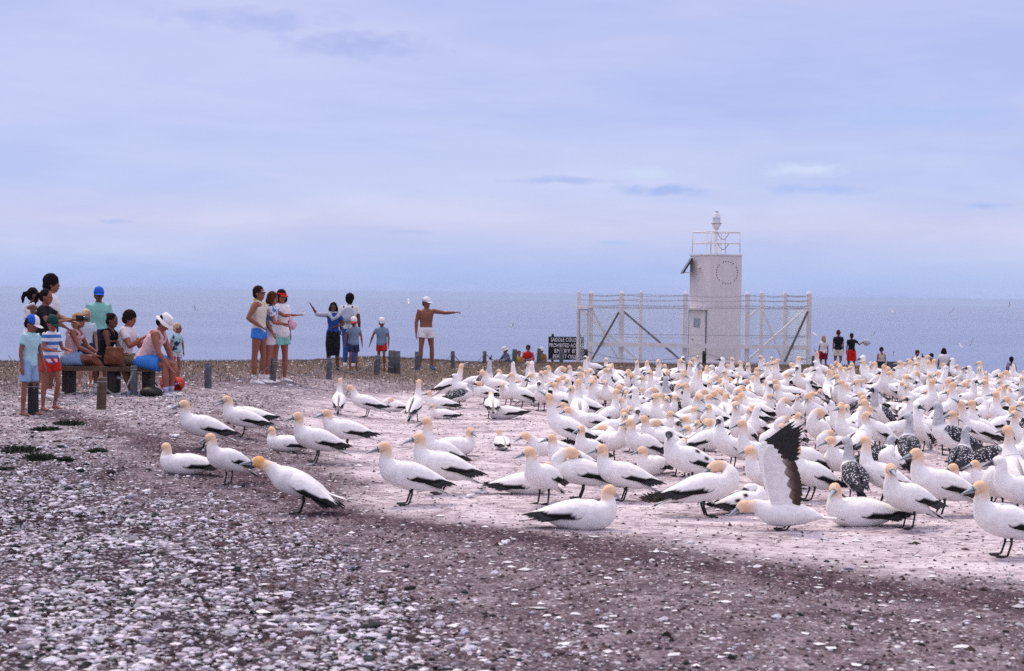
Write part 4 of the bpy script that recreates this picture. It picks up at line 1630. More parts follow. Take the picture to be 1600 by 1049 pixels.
# labels for the crowd: look first, then where in the flock, then order along the row
COLM = [(0, 700, 'at the bare-gap end of the flock'), (700, 790, 'below the sunhat visitor'), (790, 860, 'below the red cardigan visitor'), (860, 915, 'below the black notice board'), (915, 990, 'below the enclosure gate'),
        (990, 1075, 'below the long dark brace'), (1075, 1165, 'below the beacon tower'), (1165, 1262, 'below the pale braces'), (1262, 1345, 'below the visitors in red skirts'),
        (1345, 1415, 'below the dark box'), (1415, 1500, 'below the three bathers'), (1500, 1700, 'below the lone visitor in mauve')]
ROWM = [(0, 596, 'back rank'), (596, 612, 'second rank'), (612, 632, 'upper flock'), (632, 660, 'mid flock'), (660, 700, 'lower flock'), (700, 745, 'near flock'), (745, 2000, 'front rank')]
LOOK = {'stand': 'standing gannet', 'standL': 'standing gannet head turned', 'standR': 'standing gannet, head aside', 'relax': 'relaxed gannet', 'alert': 'upright long-necked gannet', 'alertL': 'tall gannet glancing round',
        'alertR': 'tall gannet looking aside', 'sit': 'sitting gannet', 'sitL': 'sitting gannet, head turned', 'sitR': 'sitting gannet, head aside', 'low': 'crouching gannet', 'sky': 'gannet pointing skyward', 'sky2': 'gannet with raised bill',
        'down': 'gannet looking down', 'tuck': 'sleeping gannet', 'tucksit': 'sleeping lying gannet', 'preen': 'preening gannet', 'lunge': 'gannet'}


def facing(h):
    if h < 45 or h >= 315: return 'facing right'
    if h < 135: return 'back to camera'
    if h < 225: return 'facing left'
    return 'facing the camera'


ORD = ['leftmost', 'second from left', 'third from left', 'fourth from left', 'fifth from left', 'sixth from left']
pend = {}
for b in BIRDS:
    if 'label' in b[0]:
        continue
    root, pose, kind, hd, u, v, loc = b
    cm = next(c[2] for c in COLM if c[0] <= u < c[1])
    rm = next(c[2] for c in ROWM if c[0] <= v < c[1])
    lk = LOOK[pose]
    if kind == 'juv': lk = lk.replace('gannet', 'dark youngster')
    if kind == 'imm': lk = lk.replace('gannet', 'white-headed gannet')
    lb = f'{lk} {facing(hd)}, {rm} {cm}'
    pend.setdefault(lb, []).append((u, root))
for lb, lst in pend.items():
    lst.sort(key=lambda q: q[0])
    for i, (u, root) in enumerate(lst):
        t_ = lb if len(lst) == 1 else f'{lb}, {ORD[min(i, 5)]}'
        if len(t_.replace(',', ' ').split()) > 15: t_ = t_.replace('below the', 'under').replace('facing the camera', 'facing camera')
        root['label'] = t_


# gannets in flight over the sea ---------------------------------------------
def flier(px, py, d, hd, bank, up, lab, k):
    loc = ray(px, py, d * 1.6)
    b = MB()
    prof = [(-.42, .006), (-.3, .03), (-.12, .06), (.06, .07), (.2, .05), (.3, .038), (.37, .036), (.41, .018), (.5, .002)]
    b.tube([(x, 0, 0) for x, r_ in prof], [r_ for x, r_ in prof], 10, [lerp3(WHITE, BUFF, (x - .24) * 12) if x < .4 else BILL for x, r_ in prof for _ in range(10)])
    root = b.build('gannet', MP)
    for s_ in (1, -1):
        w_ = MB()
        secs = [(0, .08, .16, 0), (.3, .10, .15, up * .3), (.55, .06, .12, up * .5), (.8, -.02, .07, up * .5), (.95, -.09, .015, up * .45)]
        rings = []; cols = []
        for (y, x0, ch, z) in secs:
            for q in range(8):
                pass
            rings.append([(x0 - ch / 2 + math.cos(a_) * ch / 2, s_ * (y + .04), z + math.sin(a_) * .012) for a_ in [2 * math.pi * q / 8 for q in range(8)]])
            cols += [BLACK if y > .6 or math.cos(2 * math.pi * q / 8) < -.8 else WHITE for q in range(8)]
        w_.loft(rings, True, cols)
        w_.build('wing', MP, root)
    root.location = loc
    root.rotation_euler = (rad(bank), 0, rad(hd))
    tag(root, lab, 'gannet', 'gannets flying over the sea')


FLY = [(305, 484, 150, 170, 25, .5, 'gannet flying over the sea above the toddler'),
       (18, 563, 120, 160, 30, .3, 'gannet flying low over the sea behind the boy in the blue and white cap'),
       (638, 472, 130, 10, 30, .2, 'gannet gliding over the sea beside the bare-chested man'),
       (801, 509, 130, 190, 10, .3, 'gannet flying above the crouching sunhat visitor'),
       (1393, 486, 170, 30, 40, .4, 'gannet flying highest above the woman at the dark box'),
       (1365, 523, 150, 185, 20, .3, 'gannet flying just above the bag of the woman in the red skirt'),
       (1487, 487, 190, 200, 30, .3, 'gannet gliding high above the bather in the white shirt'),
       (1501, 541, 160, 10, 30, .3, 'lower gannet of the two flying beside the white-shirted bather'),
       (1518, 537, 160, 185, 40, .5, 'upper gannet of the two flying beside the white-shirted bather'),
       (1396, 554, 140, 170, 20, .3, 'small gannet flying low past the shoulder of the woman at the dark box'),
       (1577, 477, 180, 170, 30, .4, 'gannet flying over the sea above the lone visitor in mauve'),
       (1273, 523, 150, 20, 20, .2, 'gannet flying past the enclosure corner above the girl in maroon shorts')]
for k, f in enumerate(FLY):
    flier(*f, k)
#@@NEXT


# ------------------------------------------------------------------ loose ground stuff
def scatter_mesh(name, centres, radii, flat, cols, base='ico', seed=0, mat_=None, yaw=None):
    """many little distorted stones joined into one mesh (numpy)"""
    rg = np.random.default_rng(seed)
    bm = bmesh.new()
    bmesh.ops.create_icosphere(bm, subdivisions=1, radius=1.0)
    bv = np.array([v.co[:] for v in bm.verts]); bf = np.array([[v.index for v in f.verts] for f in bm.faces])
    bm.free()
    if base == 'octa':
        bv = np.array([(1, 0, 0), (0, 1, 0), (-1, 0, 0), (0, -1, 0), (0, 0, 1), (0, 0, -1)], float)
        bf = np.array([(0, 1, 4), (1, 2, 4), (2, 3, 4), (3, 0, 4)])
    n = len(centres); nv = len(bv)
    jit = 1 + rg.uniform(-.45, .45, (n, nv, 1))
    V = bv[None] * jit
    sx = radii[:, None] * rg.uniform(.8, 1.5, (n, 1)); sy_ = radii[:, None] * rg.uniform(.7, 1.1, (n, 1)); sz = radii[:, None] * flat * rg.uniform(.6, 1.3, (n, 1))
    a = rg.uniform(0, 6.28, (n, 1))
    X = V[..., 0] * sx; Y = V[..., 1] * sy_; Z = V[..., 2] * sz
    ca, sa = np.cos(a), np.sin(a)
    co = np.stack([X * ca - Y * sa, X * sa + Y * ca, Z], -1) + centres[:, None]
    F = (bf[None] + (np.arange(n) * nv)[:, None, None]).reshape(-1, 3)
    me = bpy.data.meshes.new(name)
    me.vertices.add(n * nv); me.vertices.foreach_set('co', co.ravel())
    me.loops.add(F.size); me.loops.foreach_set('vertex_index', F.ravel())
    me.polygons.add(len(F)); me.polygons.foreach_set('loop_start', np.arange(0, F.size, 3)); me.polygons.foreach_set('loop_total', np.full(len(F), 3))
    me.polygons.foreach_set('use_smooth', np.repeat(rg.random(n) < .35, len(bf)))
    c = np.ones((n, nv, 4)); c[..., :3] = cols[:, None]
    c[..., :3] *= rg.uniform(.9, 1.1, (n, nv, 1))
    at_ = me.color_attributes.new('Col', 'FLOAT_COLOR', 'POINT'); at_.data.foreach_set('color', c.astype(np.float32).ravel())
    me.materials.append(mat_)
    me.update()
    o = bpy.data.objects.new(name, me); COL.objects.link(o)
    return o


def ground_z(x, y):
    return G(x, y)


MSTONE = mat('pale_clod', (1, 1, 1), .95, .22, 45, .6, 120, attr=True, spec=.1)
rg = np.random.default_rng(3)


def sample(n, d0, d1, tmax=.40, power=1.0):
    """points spread over the viewed wedge, evenly per area times distance falloff"""
    d = (d0 ** (2 - power * 2 + 1e-6) + rg.random(n) * (d1 ** (2 - power * 2 + 1e-6) - d0 ** (2 - power * 2 + 1e-6))) ** (1 / (2 - power * 2 + 1e-6))
    t = rg.uniform(-tmax, tmax, n)
    return t * d, d


x, y = sample(260000, 6.6, 30, .39, .55)
g, b, p, m = masks(x, y)
clump = fbm(x * 2.2, y * 2.2, 77, 3)
prob = p * np.clip(.72 + 3.2 * (clump - .5), .08, 1) + m * .20 * (1 - g) + .032 * (1 - g) + .008
k = rg.random(len(x)) < prob * np.clip(1.25 - g, .05, 1) * (1 - .55 * b)
x, y, p_, cl = x[k], y[k], p[k], clump[k]
lim = 86000
x, y, p_, cl = x[:lim], y[:lim], p_[:lim], cl[:lim]
n = len(x)
r_ = rg.gamma(2.0, .0054, n) * (.65 + .5 * p_) + .004
r_ = np.clip(r_ * .9, .0035, .042)
kind_ = rg.random(n)
pale = np.array([.60, .565, .615])[None] * rg.uniform(.35, 1.3, (n, 1)) * np.array([1, 1, 1])[None] + rg.uniform(-.02, .02, (n, 3))
brown = np.array([.075, .050, .058])[None] * rg.uniform(.4, 1.5, (n, 1))
green = np.array([.032, .038, .040])[None] * rg.uniform(.4, 1.5, (n, 1))
cols = np.where((kind_ < .74)[:, None], pale, np.where((kind_ < .90)[:, None], brown, green))
cols = np.clip(cols, .01, .8)
C_ = np.stack([x, y, ground_z(x, y) + r_ * .12], -1)
big = r_ > .0105
o = scatter_mesh('pale_clods', C_[big], r_[big], .5, cols[big], seed=5, mat_=MSTONE)
tag(o, 'pale guano-coated clods and pebbles strewn over the near ground', None, None, 'stuff')
o = scatter_mesh('pale_chips', C_[~big], r_[~big], .7, cols[~big], 'octa', 6, MSTONE)
tag(o, None, None, None, 'stuff')

# white down and feathers
MFEA = mat('white_down', (1, 1, 1), .9, .1, 40, attr=True)
x, y = sample(7500, 6.8, 48, .39, .45)
g, b, p, m = masks(x, y)
n = len(x)
r_ = rg.gamma(2.2, .0058, n) + .004
r_ = np.clip(r_ * (1 + (y > 22) * .4), .004, .045)
cols = np.array([.72, .69, .70])[None] * rg.uniform(.7, 1.1, (n, 1))
o = scatter_mesh('white_down', np.stack([x, y, ground_z(x, y) + .006], -1), r_, .28, cols, 'octa', 8, MFEA)
tag(o, 'white down and moulted feathers scattered over the ground', None, None, 'stuff')

# fine crumbs of pale crust and earth everywhere
x, y = sample(120000, 6.6, 27, .39, .35)
g, b, p, m = masks(x, y)
n = len(x)
r_ = np.clip(rg.gamma(2.2, .0036, n), .002, .018)
ks = rg.random(n)
pale = np.array([.48, .44, .47])[None] * rg.uniform(.5, 1.3, (n, 1))
brn = np.array([.15, .105, .11])[None] * rg.uniform(.4, 1.5, (n, 1))
drk = np.array([.04, .028, .032])[None] * rg.uniform(.5, 1.5, (n, 1))
cols = np.where((ks < .36 - .2 * b + .25 * g)[:, None], pale, np.where((ks < .74)[:, None], brn, drk))
k = rg.random(n) < 1 - .72 * g
o = scatter_mesh('fine_crumbs', np.stack([x, y, ground_z(x, y) + .001], -1)[k], r_[k], .6, cols[k], 'octa', 12, MSTONE)
tag(o, None, None, None, 'stuff')

# dark fragments
x, y = sample(9000, 6.8, 40, .39, .5)
g, b, p, m = masks(x, y)
k = rg.random(len(x)) < .55 + .45 * b - .4 * g
x, y = x[k], y[k]; n = len(x)
r_ = np.clip(rg.gamma(2.5, .0045, n), .003, .03)
cols = np.array([.05, .032, .03])[None] * rg.uniform(.4, 1.8, (n, 1))
o = scatter_mesh('dark_crumbs', np.stack([x, y, ground_z(x, y) + .002], -1), r_, .6, cols, 'octa', 9, MSTONE)
tag(o, None, None, None, 'stuff')


# dry grass
def grass(name, x, y, hgt, wid, cols, seed, matg):
    rg2 = np.random.default_rng(seed)
    n = len(x)
    z = G(x, y)
    a = rg2.uniform(0, 6.28, n); ln = rg2.uniform(-.6, .6, n); la = rg2.uniform(0, 6.28, n)
    h = hgt * rg2.uniform(.5, 1.2, n)
    w_ = wid * rg2.uniform(.6, 1.2, n)
    dx, dy = np.cos(a) * w_, np.sin(a) * w_
    p0 = np.stack([x - dx, y - dy, z - .01], -1); p1 = np.stack([x + dx, y + dy, z - .01], -1)
    tx = x + np.cos(la) * h * ln; ty = y + np.sin(la) * h * ln
    p2 = np.stack([tx, ty, z + h], -1)
    V = np.stack([p0, p1, p2], 1).reshape(-1, 3)
    F = np.arange(n * 3)
    me = bpy.data.meshes.new(name)
    me.vertices.add(n * 3); me.vertices.foreach_set('co', V.ravel())
    me.loops.add(n * 3); me.loops.foreach_set('vertex_index', F)
    me.polygons.add(n); me.polygons.foreach_set('loop_start', np.arange(0, n * 3, 3)); me.polygons.foreach_set('loop_total', np.full(n, 3))
    c = np.ones((n, 3, 4)); c[..., :3] = cols[:, None]
    at_ = me.color_attributes.new('Col', 'FLOAT_COLOR', 'POINT'); at_.data.foreach_set('color', c.astype(np.float32).ravel())
    me.materials.append(matg); me.update()
    o = bpy.data.objects.new(name, me); COL.objects.link(o)
    return tag(o, None, None, None, 'stuff')


MG = mat('dry_grass', (1, 1, 1), .9, .1, 30, attr=True, spec=.1)
x, y = sample(210000, 26, 64, .40, .25)
tq = x / y
# turf begins further back on the colony side
lim_ = np.interp(tq, [-.3, -.2, -.1, -.02, .05, .12, .3], [25, 27, 30, 33, 36, 39, 41]) + (fbm(x * .8, y * .8, 91, 3) - .5) * 7
k = (y > lim_) & (rg.random(len(x)) < .25 + .75 * S((y - lim_) / 5))
x, y = x[k][:95000], y[k][:95000]; n = len(x)
tone = fbm(x * .6, y * .6, 55, 3)[:, None]
cols = np.array([.20, .145, .10])[None] * rg.uniform(.45, 1.5, (n, 1)) * (.6 + .8 * tone)
gsel = (rg.random(n) < .14)
cols[gsel] = np.array([.075, .085, .05])[None] * rg.uniform(.5, 1.3, (gsel.sum(), 1))
o = grass('dry_turf', x, y, .065, .0085, cols, 3, MG)
o['label'] = 'short dry brown turf along the headland rim'


# dark green tufts and weed mounds on the open ground (each a plant)
def tuft(px, py, wpx, hpx, lab, dark=True, n=420):
    c = at(px, py); s_ = c.y / FPX
    w_ = wpx * s_; h_ = hpx * s_
    rg2 = np.random.default_rng(int(px + py))
    a = rg2.uniform(0, 6.28, n); r = np.sqrt(rg2.random(n)) * w_ / 2
    xx = np.cos(a) * r; yy = np.sin(a) * r * .8
    env = np.sqrt(np.clip(1 - (r / (w_ / 2)) ** 2, .05, 1))
    mb = MB()
    for i in range(n):
        hh = h_ * env[i] * rg2.uniform(.5, 1.1)
        bx, by = xx[i], yy[i]
        tx = bx * 1.35 + rg2.normal(0, .02); ty = by * 1.3 + rg2.normal(0, .02)
        aa = rg2.uniform(0, 3.14); wd = .008
        g_ = rg2.uniform(.4, 1.3)
        col = (.032 * g_, .042 * g_, .028 * g_) if dark else (.16 * g_, .12 * g_, .10 * g_)
        if rg2.random() < .12: col = (.2 * g_, .17 * g_, .15 * g_)
        mb.add([(bx - math.cos(aa) * wd, by - math.sin(aa) * wd, -.01), (bx + math.cos(aa) * wd, by + math.sin(aa) * wd, -.01),
                ((bx + tx) / 2 + math.cos(aa) * wd * .7, (by + ty) / 2, hh * .65), (tx, ty, hh * .9)], [(0, 1, 2), (0, 2, 3)], col)
    o = mb.build('low_plant' if dark else 'nest_mound', MG, None, False)
    o.location = c
    tag(o, lab, 'plant' if dark else 'nest mound')
    return o


tuft(34, 706, 52, 13, 'dark green low plant nearest the edge of the view below the kids')
tuft(62, 719, 46, 15, 'largest dark green plant cushion with brownish rim, just past the edge plant')
tuft(108, 664, 40, 10, 'small dark plant cushion between the two nearest bollards')
tuft(72, 673, 36, 9, 'thin brownish plant cushion below the dark bollard')
tuft(152, 706, 24, 7, 'tiny plant tuft alone on the brown earth')
tuft(104, 720, 20, 8, 'tiny grey-green tuft beside the largest plant cushion')
tuft(10, 735, 18, 7, 'tiny dark tuft below the edge plant')
tuft(1038, 783, 60, 18, 'low mound of brown dried weed behind the hunched white gannet', False, 600)

# single large feathers that stand out
for (px, py, w_, lab) in [(752, 772, 26, 'white clump of down lying beside the close pair of gannets'), (735, 778, 16, 'smaller white clump of down right under the pair of gannets'),
                          (272, 684, 18, 'pale clump of down beside the standing gannet at the far edge'), (790, 852, 16, 'white feather tuft on the dark earth band'),
                          (228, 771, 14, 'white tuft of down on the brown earth below the lying gannet')]:
    c = at(px, py); s_ = c.y / FPX
    mb = MB()
    rr = random.Random(px)
    for q in range(16):
        dx = rr.uniform(-.5, .5) * w_ * s_ * .7
        mb.sphere((dx, rr.uniform(-.03, .03), .012 + rr.uniform(0, .015)), (w_ * s_ * .16, .016, .014), 7, 5, Matrix.Rotation(rr.uniform(-.5, .5), 3, 'Y'), (.78, .76, .78))
    o = remesh(mb, .006, 'down_clump', MFEA, None, 1, .003, 80, px)
    ca = o.data.color_attributes.new('Col', 'FLOAT_COLOR', 'POINT')
    ca.data.foreach_set('color', np.tile(np.array([.75, .73, .75, 1], np.float32), len(o.data.vertices)))
    o.location = c
    tag(o, lab, 'down clump')
#@@NEXT


# ------------------------------------------------------------------ people
def V3(*a):
    return Vector(a)


SKINS = {}


def skin_mat(key, c):
    if key not in SKINS:
        SKINS[key] = mat('skin_' + key, c, .55, .10, 14, .05, 120, spec=.35)
    return SKINS[key]


SK = dict(tan=(.23, .085, .050), dark=(.125, .048, .030), fair=(.36, .17, .115), red=(.28, .095, .062))
CLOTH = {}


def cloth(name, c, pattern=None, c2=None):
    if name in CLOTH:
        return CLOTH[name]

    def ex(t, tc, base):
        if pattern == 'stripes':
            sx = N(t, 'ShaderNodeSeparateXYZ'); L(t, tc.outputs['Object'], sx.inputs[0])
            v = math_n(t, 'FRACT', math_n(t, 'MULTIPLY', sx.outputs['Z'], 11.0))
            v = math_n(t, 'GREATER_THAN', v, .5)
            return mixc(t, v, c, c2)
        if pattern == 'floral':
            vo = N(t, 'ShaderNodeTexVoronoi', i_Scale=22.0); L(t, tc.outputs['Object'], vo.inputs['Vector'])
            r = ramp(t, [(.22, (1, 1, 1)), (.30, (0, 0, 0))]); L(t, vo.outputs['Distance'], r.inputs[0])
            hue = mixc(t, .55, vo.outputs['Color'], c2)
            return mixc(t, math_n(t, 'MULTIPLY', r.outputs[0], .7), c, hue)
        if pattern == 'blotch':
            vo = N(t, 'ShaderNodeTexNoise', i_Scale=9.0); L(t, tc.outputs['Object'], vo.inputs['Vector'])
            r = ramp(t, [(.52, (0, 0, 0)), (.56, (1, 1, 1))]); L(t, vo.outputs[0], r.inputs[0])
            return mixc(t, r.outputs[0], c, c2)
        return base
    CLOTH[name] = mat('cloth_' + name, c, .85, .09, 9, .25, 70, spec=.15, extra=ex)
    return CLOTH[name]


HAIR = {}


def hair_mat(k):
    cs = dict(black=(.012, .010, .011), brown=(.040, .022, .014), dkbrown=(.022, .013, .010), blonde=(.36, .24, .13), auburn=(.07, .025, .014), fairchild=(.52, .40, .24))
    if k not in HAIR:
        def ex(t, tc, base):
            mp = N(t, 'ShaderNodeMapping'); mp.inputs['Scale'].default_value = (60, 60, 12)
            L(t, tc.outputs['Object'], mp.inputs[0])
            n = N(t, 'ShaderNodeTexNoise', i_Scale=1.0); L(t, mp.outputs[0], n.inputs['Vector'])
            r = ramp(t, [(.35, (.6, .6, .6)), (.65, (1.5, 1.45, 1.4))]); L(t, n.outputs[0], r.inputs[0])
            return mixc(t, 1.0, base, r.outputs[0], 'MULTIPLY')
        HAIR[k] = mat('hair_' + k, cs[k], .9, .2, 30, .3, 80, spec=.05, extra=ex)
    return HAIR[k]


MMOUTH = mat('lips', (.25, .05, .045), .5)
MSHADE = mat('sunglass_lens', (.010, .010, .012), .12, spec=.8)


def eloft(mb, secs, seg=16):
    """secs: (centre, side vector, front vector, half width along side, half depth along front)"""
    rings = []
    for c, s_, f_, w_, d_ in secs:
        rings.append([Vector(c) + Vector(s_) * (w_ * math.cos(2 * math.pi * k / seg)) + Vector(f_) * (d_ * math.sin(2 * math.pi * k / seg)) for k in range(seg)])
    mb.loft(rings)


def person(loc, H, heading, label, pose=None, skin='tan', fem=False, child=False, wear=(), hair='dkbrown', hairstyle='short', hat=None, shades=False,
           shoes=None, socks=None, vox=.011, bare=True, name='person', seated=False):
    """pose keys: lean, twist, headyaw, headpitch, armL/armR=(upper dir, fore dir), legL/legR=(thigh dir, shin dir), directions in the person's frame (x front, y left, z up)"""
    po = dict(lean=3, twist=0, headyaw=0, headpitch=0, side=0, armL=((.05, .16, -1), (.18, .05, -1)), armR=((.05, -.16, -1), (.18, -.05, -1)), legL=((.03, .06, -1), (-.04, .02, -1)), legR=((-.02, -.06, -1), (-.06, -.02, -1)))
    po.update(pose or {})
    k = H / 1.75
    hk = 1.0 if not child else 1.0 + .32 * max(0, min(1, (1.55 - H) / .55))    # bigger head for children
    sh = (.150 if fem else .172) * k; hp = .085 * k
    root_loc = Vector(loc)
    skm = skin_mat(skin, SK[skin])
    lean = rad(po['lean']); side = rad(po['side'])
    u = Vector((math.sin(lean), math.sin(side), math.cos(lean))).normalized()
    tw = rad(po['twist'])
    sd0 = Vector((0, 1, 0))
    sdv = Vector((-math.sin(tw), math.cos(tw), 0))
    fr = sdv.cross(u).normalized(); fr0 = sd0.cross(u).normalized()
    thigh, shin, foot_h = .43 * k, .415 * k, .075 * k
    # pelvis height from the legs
    hipz = 0
    feet = {}
    lows = []
    for s_, nm in ((1, 'legL'), (-1, 'legR')):
        td, sdn = Vector(po[nm][0]).normalized(), Vector(po[nm][1]).normalized()
        hpnt = Vector((0, s_ * hp, 0))
        kn = hpnt + td * thigh; an = kn + sdn * shin
        feet[s_] = [hpnt, kn, an, td, sdn]
        lows.append(an.z - foot_h)
    pz = po.get('pz', None)
    P = Vector((0, 0, -min(lows) if pz is None else pz))
    for s_ in feet:
        for i in range(3):
            feet[s_][i] = feet[s_][i] + P
    tl = .53 * k
    T = lambda f: P + u * (tl * f)
    body = MB()
    W_ = lambda a, b: (a * (1.05 if not child else .97) if not fem else b) * k

    def tors(mb, f0, f1, inf=0.0, top=None):
        allsec = [(-.20, W_(.105, .115), W_(.085, .095)), (-.10, W_(.150, .160), W_(.105, .112)), (.03, W_(.158, .168), W_(.110, .115)), (.22, W_(.142, .130), W_(.095, .090)), (.36, W_(.140, .118), W_(.095, .085)),
                  (.55, W_(.158, .138), W_(.112, .110)), (.75, W_(.172, .148), W_(.112, .108)), (.88, W_(.165, .140), W_(.092, .085)), (.95, W_(.120, .105), W_(.070, .064)), (1.0, W_(.064, .056), W_(.058, .052))]
        fs = [f0] + [q[0] for q in allsec if f0 < q[0] < f1] + [f1]
        secs = []
        for f in fs:
            w_ = np.interp(f, [q[0] for q in allsec], [q[1] for q in allsec]); d_ = np.interp(f, [q[0] for q in allsec], [q[2] for q in allsec])
            blend = max(0, min(1, f))
            sv = sd0.lerp(sdv, blend).normalized(); fv = fr0.lerp(fr, blend).normalized()
            if top and f > top[0]:
                w_ *= top[1]
            secs.append((T(f), sv, fv, w_ + inf, d_ + inf))
        eloft(mb, secs, 18)
    tors(body, -.20, 1.0)
    # neck + head
    nb = T(.96)
    hy = rad(po['headyaw']) + tw; hpi = rad(po['headpitch'])
    hu = (u * .8 + Vector((0, 0, .6))).normalized()
    hf = Vector((math.cos(hy) * math.cos(hpi), math.sin(hy) * math.cos(hpi), math.sin(hpi)))
    hs = Vector((0, 0, 1)).cross(hf).normalized(); hup = hf.cross(hs).normalized()
    hc = nb + hu * (.150 * k * (1 + (hk - 1) * .6)) + hf * (.018 * k)
    hq = k * hk * (.96 if fem else 1.0)
    body.tube([nb - u * .03 * k, nb + hu * .05 * k, hc - hup * .04 * hq - hf * .015 * k], [.058 * k if not fem else .050 * k, .050 * k if not fem else .041 * k, .050 * hq], 12)

    def Hd(x, y, z):
        return hc + hf * (x * hq) + hs * (y * hq) + hup * (z * hq)
    eloft(body, [(Hd(.045, 0, -.118), hs, hf, .018 * hq, .018 * hq), (Hd(.036, 0, -.105), hs, hf, .040 * hq, .040 * hq), (Hd(.014, 0, -.065), hs, hf, .058 * hq, .070 * hq), (Hd(0, 0, -.02), hs, hf, .068 * hq, .088 * hq),
                 (Hd(-.004, 0, .025), hs, hf, .074 * hq, .096 * hq), (Hd(-.008, 0, .07), hs, hf, .068 * hq, .088 * hq), (Hd(-.01, 0, .105), hs, hf, .045 * hq, .060 * hq), (Hd(-.01, 0, .122), hs, hf, .012 * hq, .015 * hq)], 18)
    body.loft([[Hd(.088, -.009, .012), Hd(.088, .009, .012), Hd(.094, .006, .014), Hd(.094, -.006, .014)], [Hd(.07, -.019, -.036), Hd(.07, .019, -.036), Hd(.116, .011, -.030), Hd(.116, -.011, -.030)], [Hd(.07, -.014, -.046), Hd(.07, .014, -.046), Hd(.096, .010, -.043), Hd(.096, -.010, -.043)]])
    body.sphere(Hd(.078, 0, -.068), (.018 * hq, .026 * hq, .014 * hq), 10, 6, Matrix((hf, hs, hup)).transposed())
    for s_ in (1, -1):
        body.sphere(Hd(-.008, s_ * .078, -.012), (.020 * hq, .011 * hq, .032 * hq), 8, 6, Matrix((hf, hs, hup)).transposed())
    # arms
    arms = {}
    ua, fa = (.285 if not fem else .27) * k, (.25 if not fem else .235) * k
    armfat = 1.12 if not fem and not child else (.90 if fem else .95)
    for s_, nm in ((1, 'armL'), (-1, 'armR')):
        S_ = T(.885) + sdv * (s_ * sh)
        sock = T(.80) + sdv * (s_ * sh * .72)
        d1 = Vector(po[nm][0]).normalized(); d2 = Vector(po[nm][1]).normalized()
        rotz = Matrix.Rotation(tw, 3, 'Z')
        d1 = rotz @ d1; d2 = rotz @ d2
        E = S_ + d1 * ua; Wp = E + d2 * fa
        a_ = armfat * k
        body.tube([sock, S_, S_ + d1 * ua * .35, S_ + d1 * ua * .75, E, E + d2 * fa * .25, E + d2 * fa * .6, Wp], [.050 * a_, .055 * a_, .048 * a_, .041 * a_, .038 * a_, .040 * a_, .032 * a_, .024 * a_], 12)
        # hand: palm, four bent fingers, thumb
        hdn = (d2 * 1.0 + Vector(po.get('hand' + nm[-1], (0, 0, 0)))).normalized()
        pal = hdn.cross(Vector((0, 0, 1)))
        pal = pal.normalized() if pal.length > .25 else (rotz @ Vector((0, 1, 0)))
        if abs(hdn.z) > .8:
            acr = rotz @ Vector((1, 0, 0)); acr = (acr - hdn * acr.dot(hdn)).normalized()
        else:
            acr = pal
        thn = hdn.cross(acr).normalized()
        kk = k * (1 if not child else 1.0)
        eloft(body, [(Wp - hdn * .01 * kk, acr, thn, .024 * kk, .020 * kk), (Wp + hdn * .03 * kk, acr, thn, .034 * kk, .018 * kk), (Wp + hdn * .08 * kk, acr, thn, .040 * kk, .016 * kk), (Wp + hdn * .095 * kk, acr, thn, .036 * kk, .012 * kk)], 10)
        curl = thn * (.35 * (1 if s_ > 0 else -1))
        point = po.get('point') == nm[-1]
        for fi, fl in enumerate((.070, .078, .072, .056)):
            o_ = (fi - 1.5) * .0195 * kk
            st = Wp + hdn * .085 * kk + acr * o_
            cc = curl * (.0 if (point and fi == 0) else (1.0 if not point else 3.2))
            m1 = st + (hdn + cc * .5).normalized() * fl * .5 * kk
            m2 = m1 + (hdn + cc * 1.6).normalized() * fl * .5 * kk
            body.tube([st - hdn * .01 * kk, st, m1, m2], [.0095 * kk, .0095 * kk, .009 * kk, .008 * kk], 7)
        tb = Wp + hdn * .03 * kk - acr * .03 * kk
        t1 = tb + (hdn * .7 - acr * .7).normalized() * .035 * kk
        body.tube([tb + acr * .01 * kk, tb, t1, t1 + (hdn * .95 - acr * .3).normalized() * .028 * kk], [.011 * kk, .011 * kk, .0105 * kk, .009 * kk], 7)
        arms[s_] = (S_, E, Wp, d1, d2, Wp + hdn * .09 * kk)
    # legs and feet
    lf = (1.0 if not fem else 1.03) * k * (1 if not child else .86)
    fdir = {}
    for s_ in (1, -1):
        h0, kn, an, td, sn = feet[s_]
        ts_ = (T(-.05) + sd0 * s_ * hp * .8)
        body.tube([ts_, h0, h0 + td * thigh * .25, h0 + td * thigh * .6, kn - td * .05 * k, kn, kn + sn * shin * .2, kn + sn * shin * .42, kn + sn * shin * .75, an, an + sn * .02 * k],
                  [.080 * lf, .090 * lf, .086 * lf, .070 * lf, .056 * lf, .053 * lf, .054 * lf, .056 * lf, .041 * lf, .034 * lf, .034 * lf], 14)
        fd = Vector(po.get('footL' if s_ > 0 else 'footR', (1, s_ * .16, 0)))
        fd.z = 0 if 'footz' not in po else fd.z
        fd.normalize()
        fs_ = Vector((0, 0, 1)).cross(fd).normalized()
        fu = fd.cross(fs_)
        fz = an - fu * (.05 * k)
        fk = k * (1 if not child else 1.02)
        eloft(body, [(fz - fd * .055 * fk + fu * .002, fs_, fu, .022 * fk, .022 * fk), (fz - fd * .035 * fk + fu * .005 * fk, fs_, fu, .032 * fk, .030 * fk), (fz + fd * .03 * fk + fu * .006 * fk, fs_, fu, .034 * fk, .034 * fk),
                     (fz + fd * .10 * fk - fu * .004 * fk, fs_, fu, .044 * fk, .022 * fk), (fz + fd * .155 * fk - fu * .012 * fk, fs_, fu, .042 * fk, .014 * fk), (fz + fd * .185 * fk - fu * .014 * fk, fs_, fu, .026 * fk, .009 * fk)], 12)
        fdir[s_] = (fz, fd, fs_, fu, fk, an, sn)
    root = remesh(body, vox * 1.22 * max(.75, k), name, skm, None, 2)
    root.location = root_loc
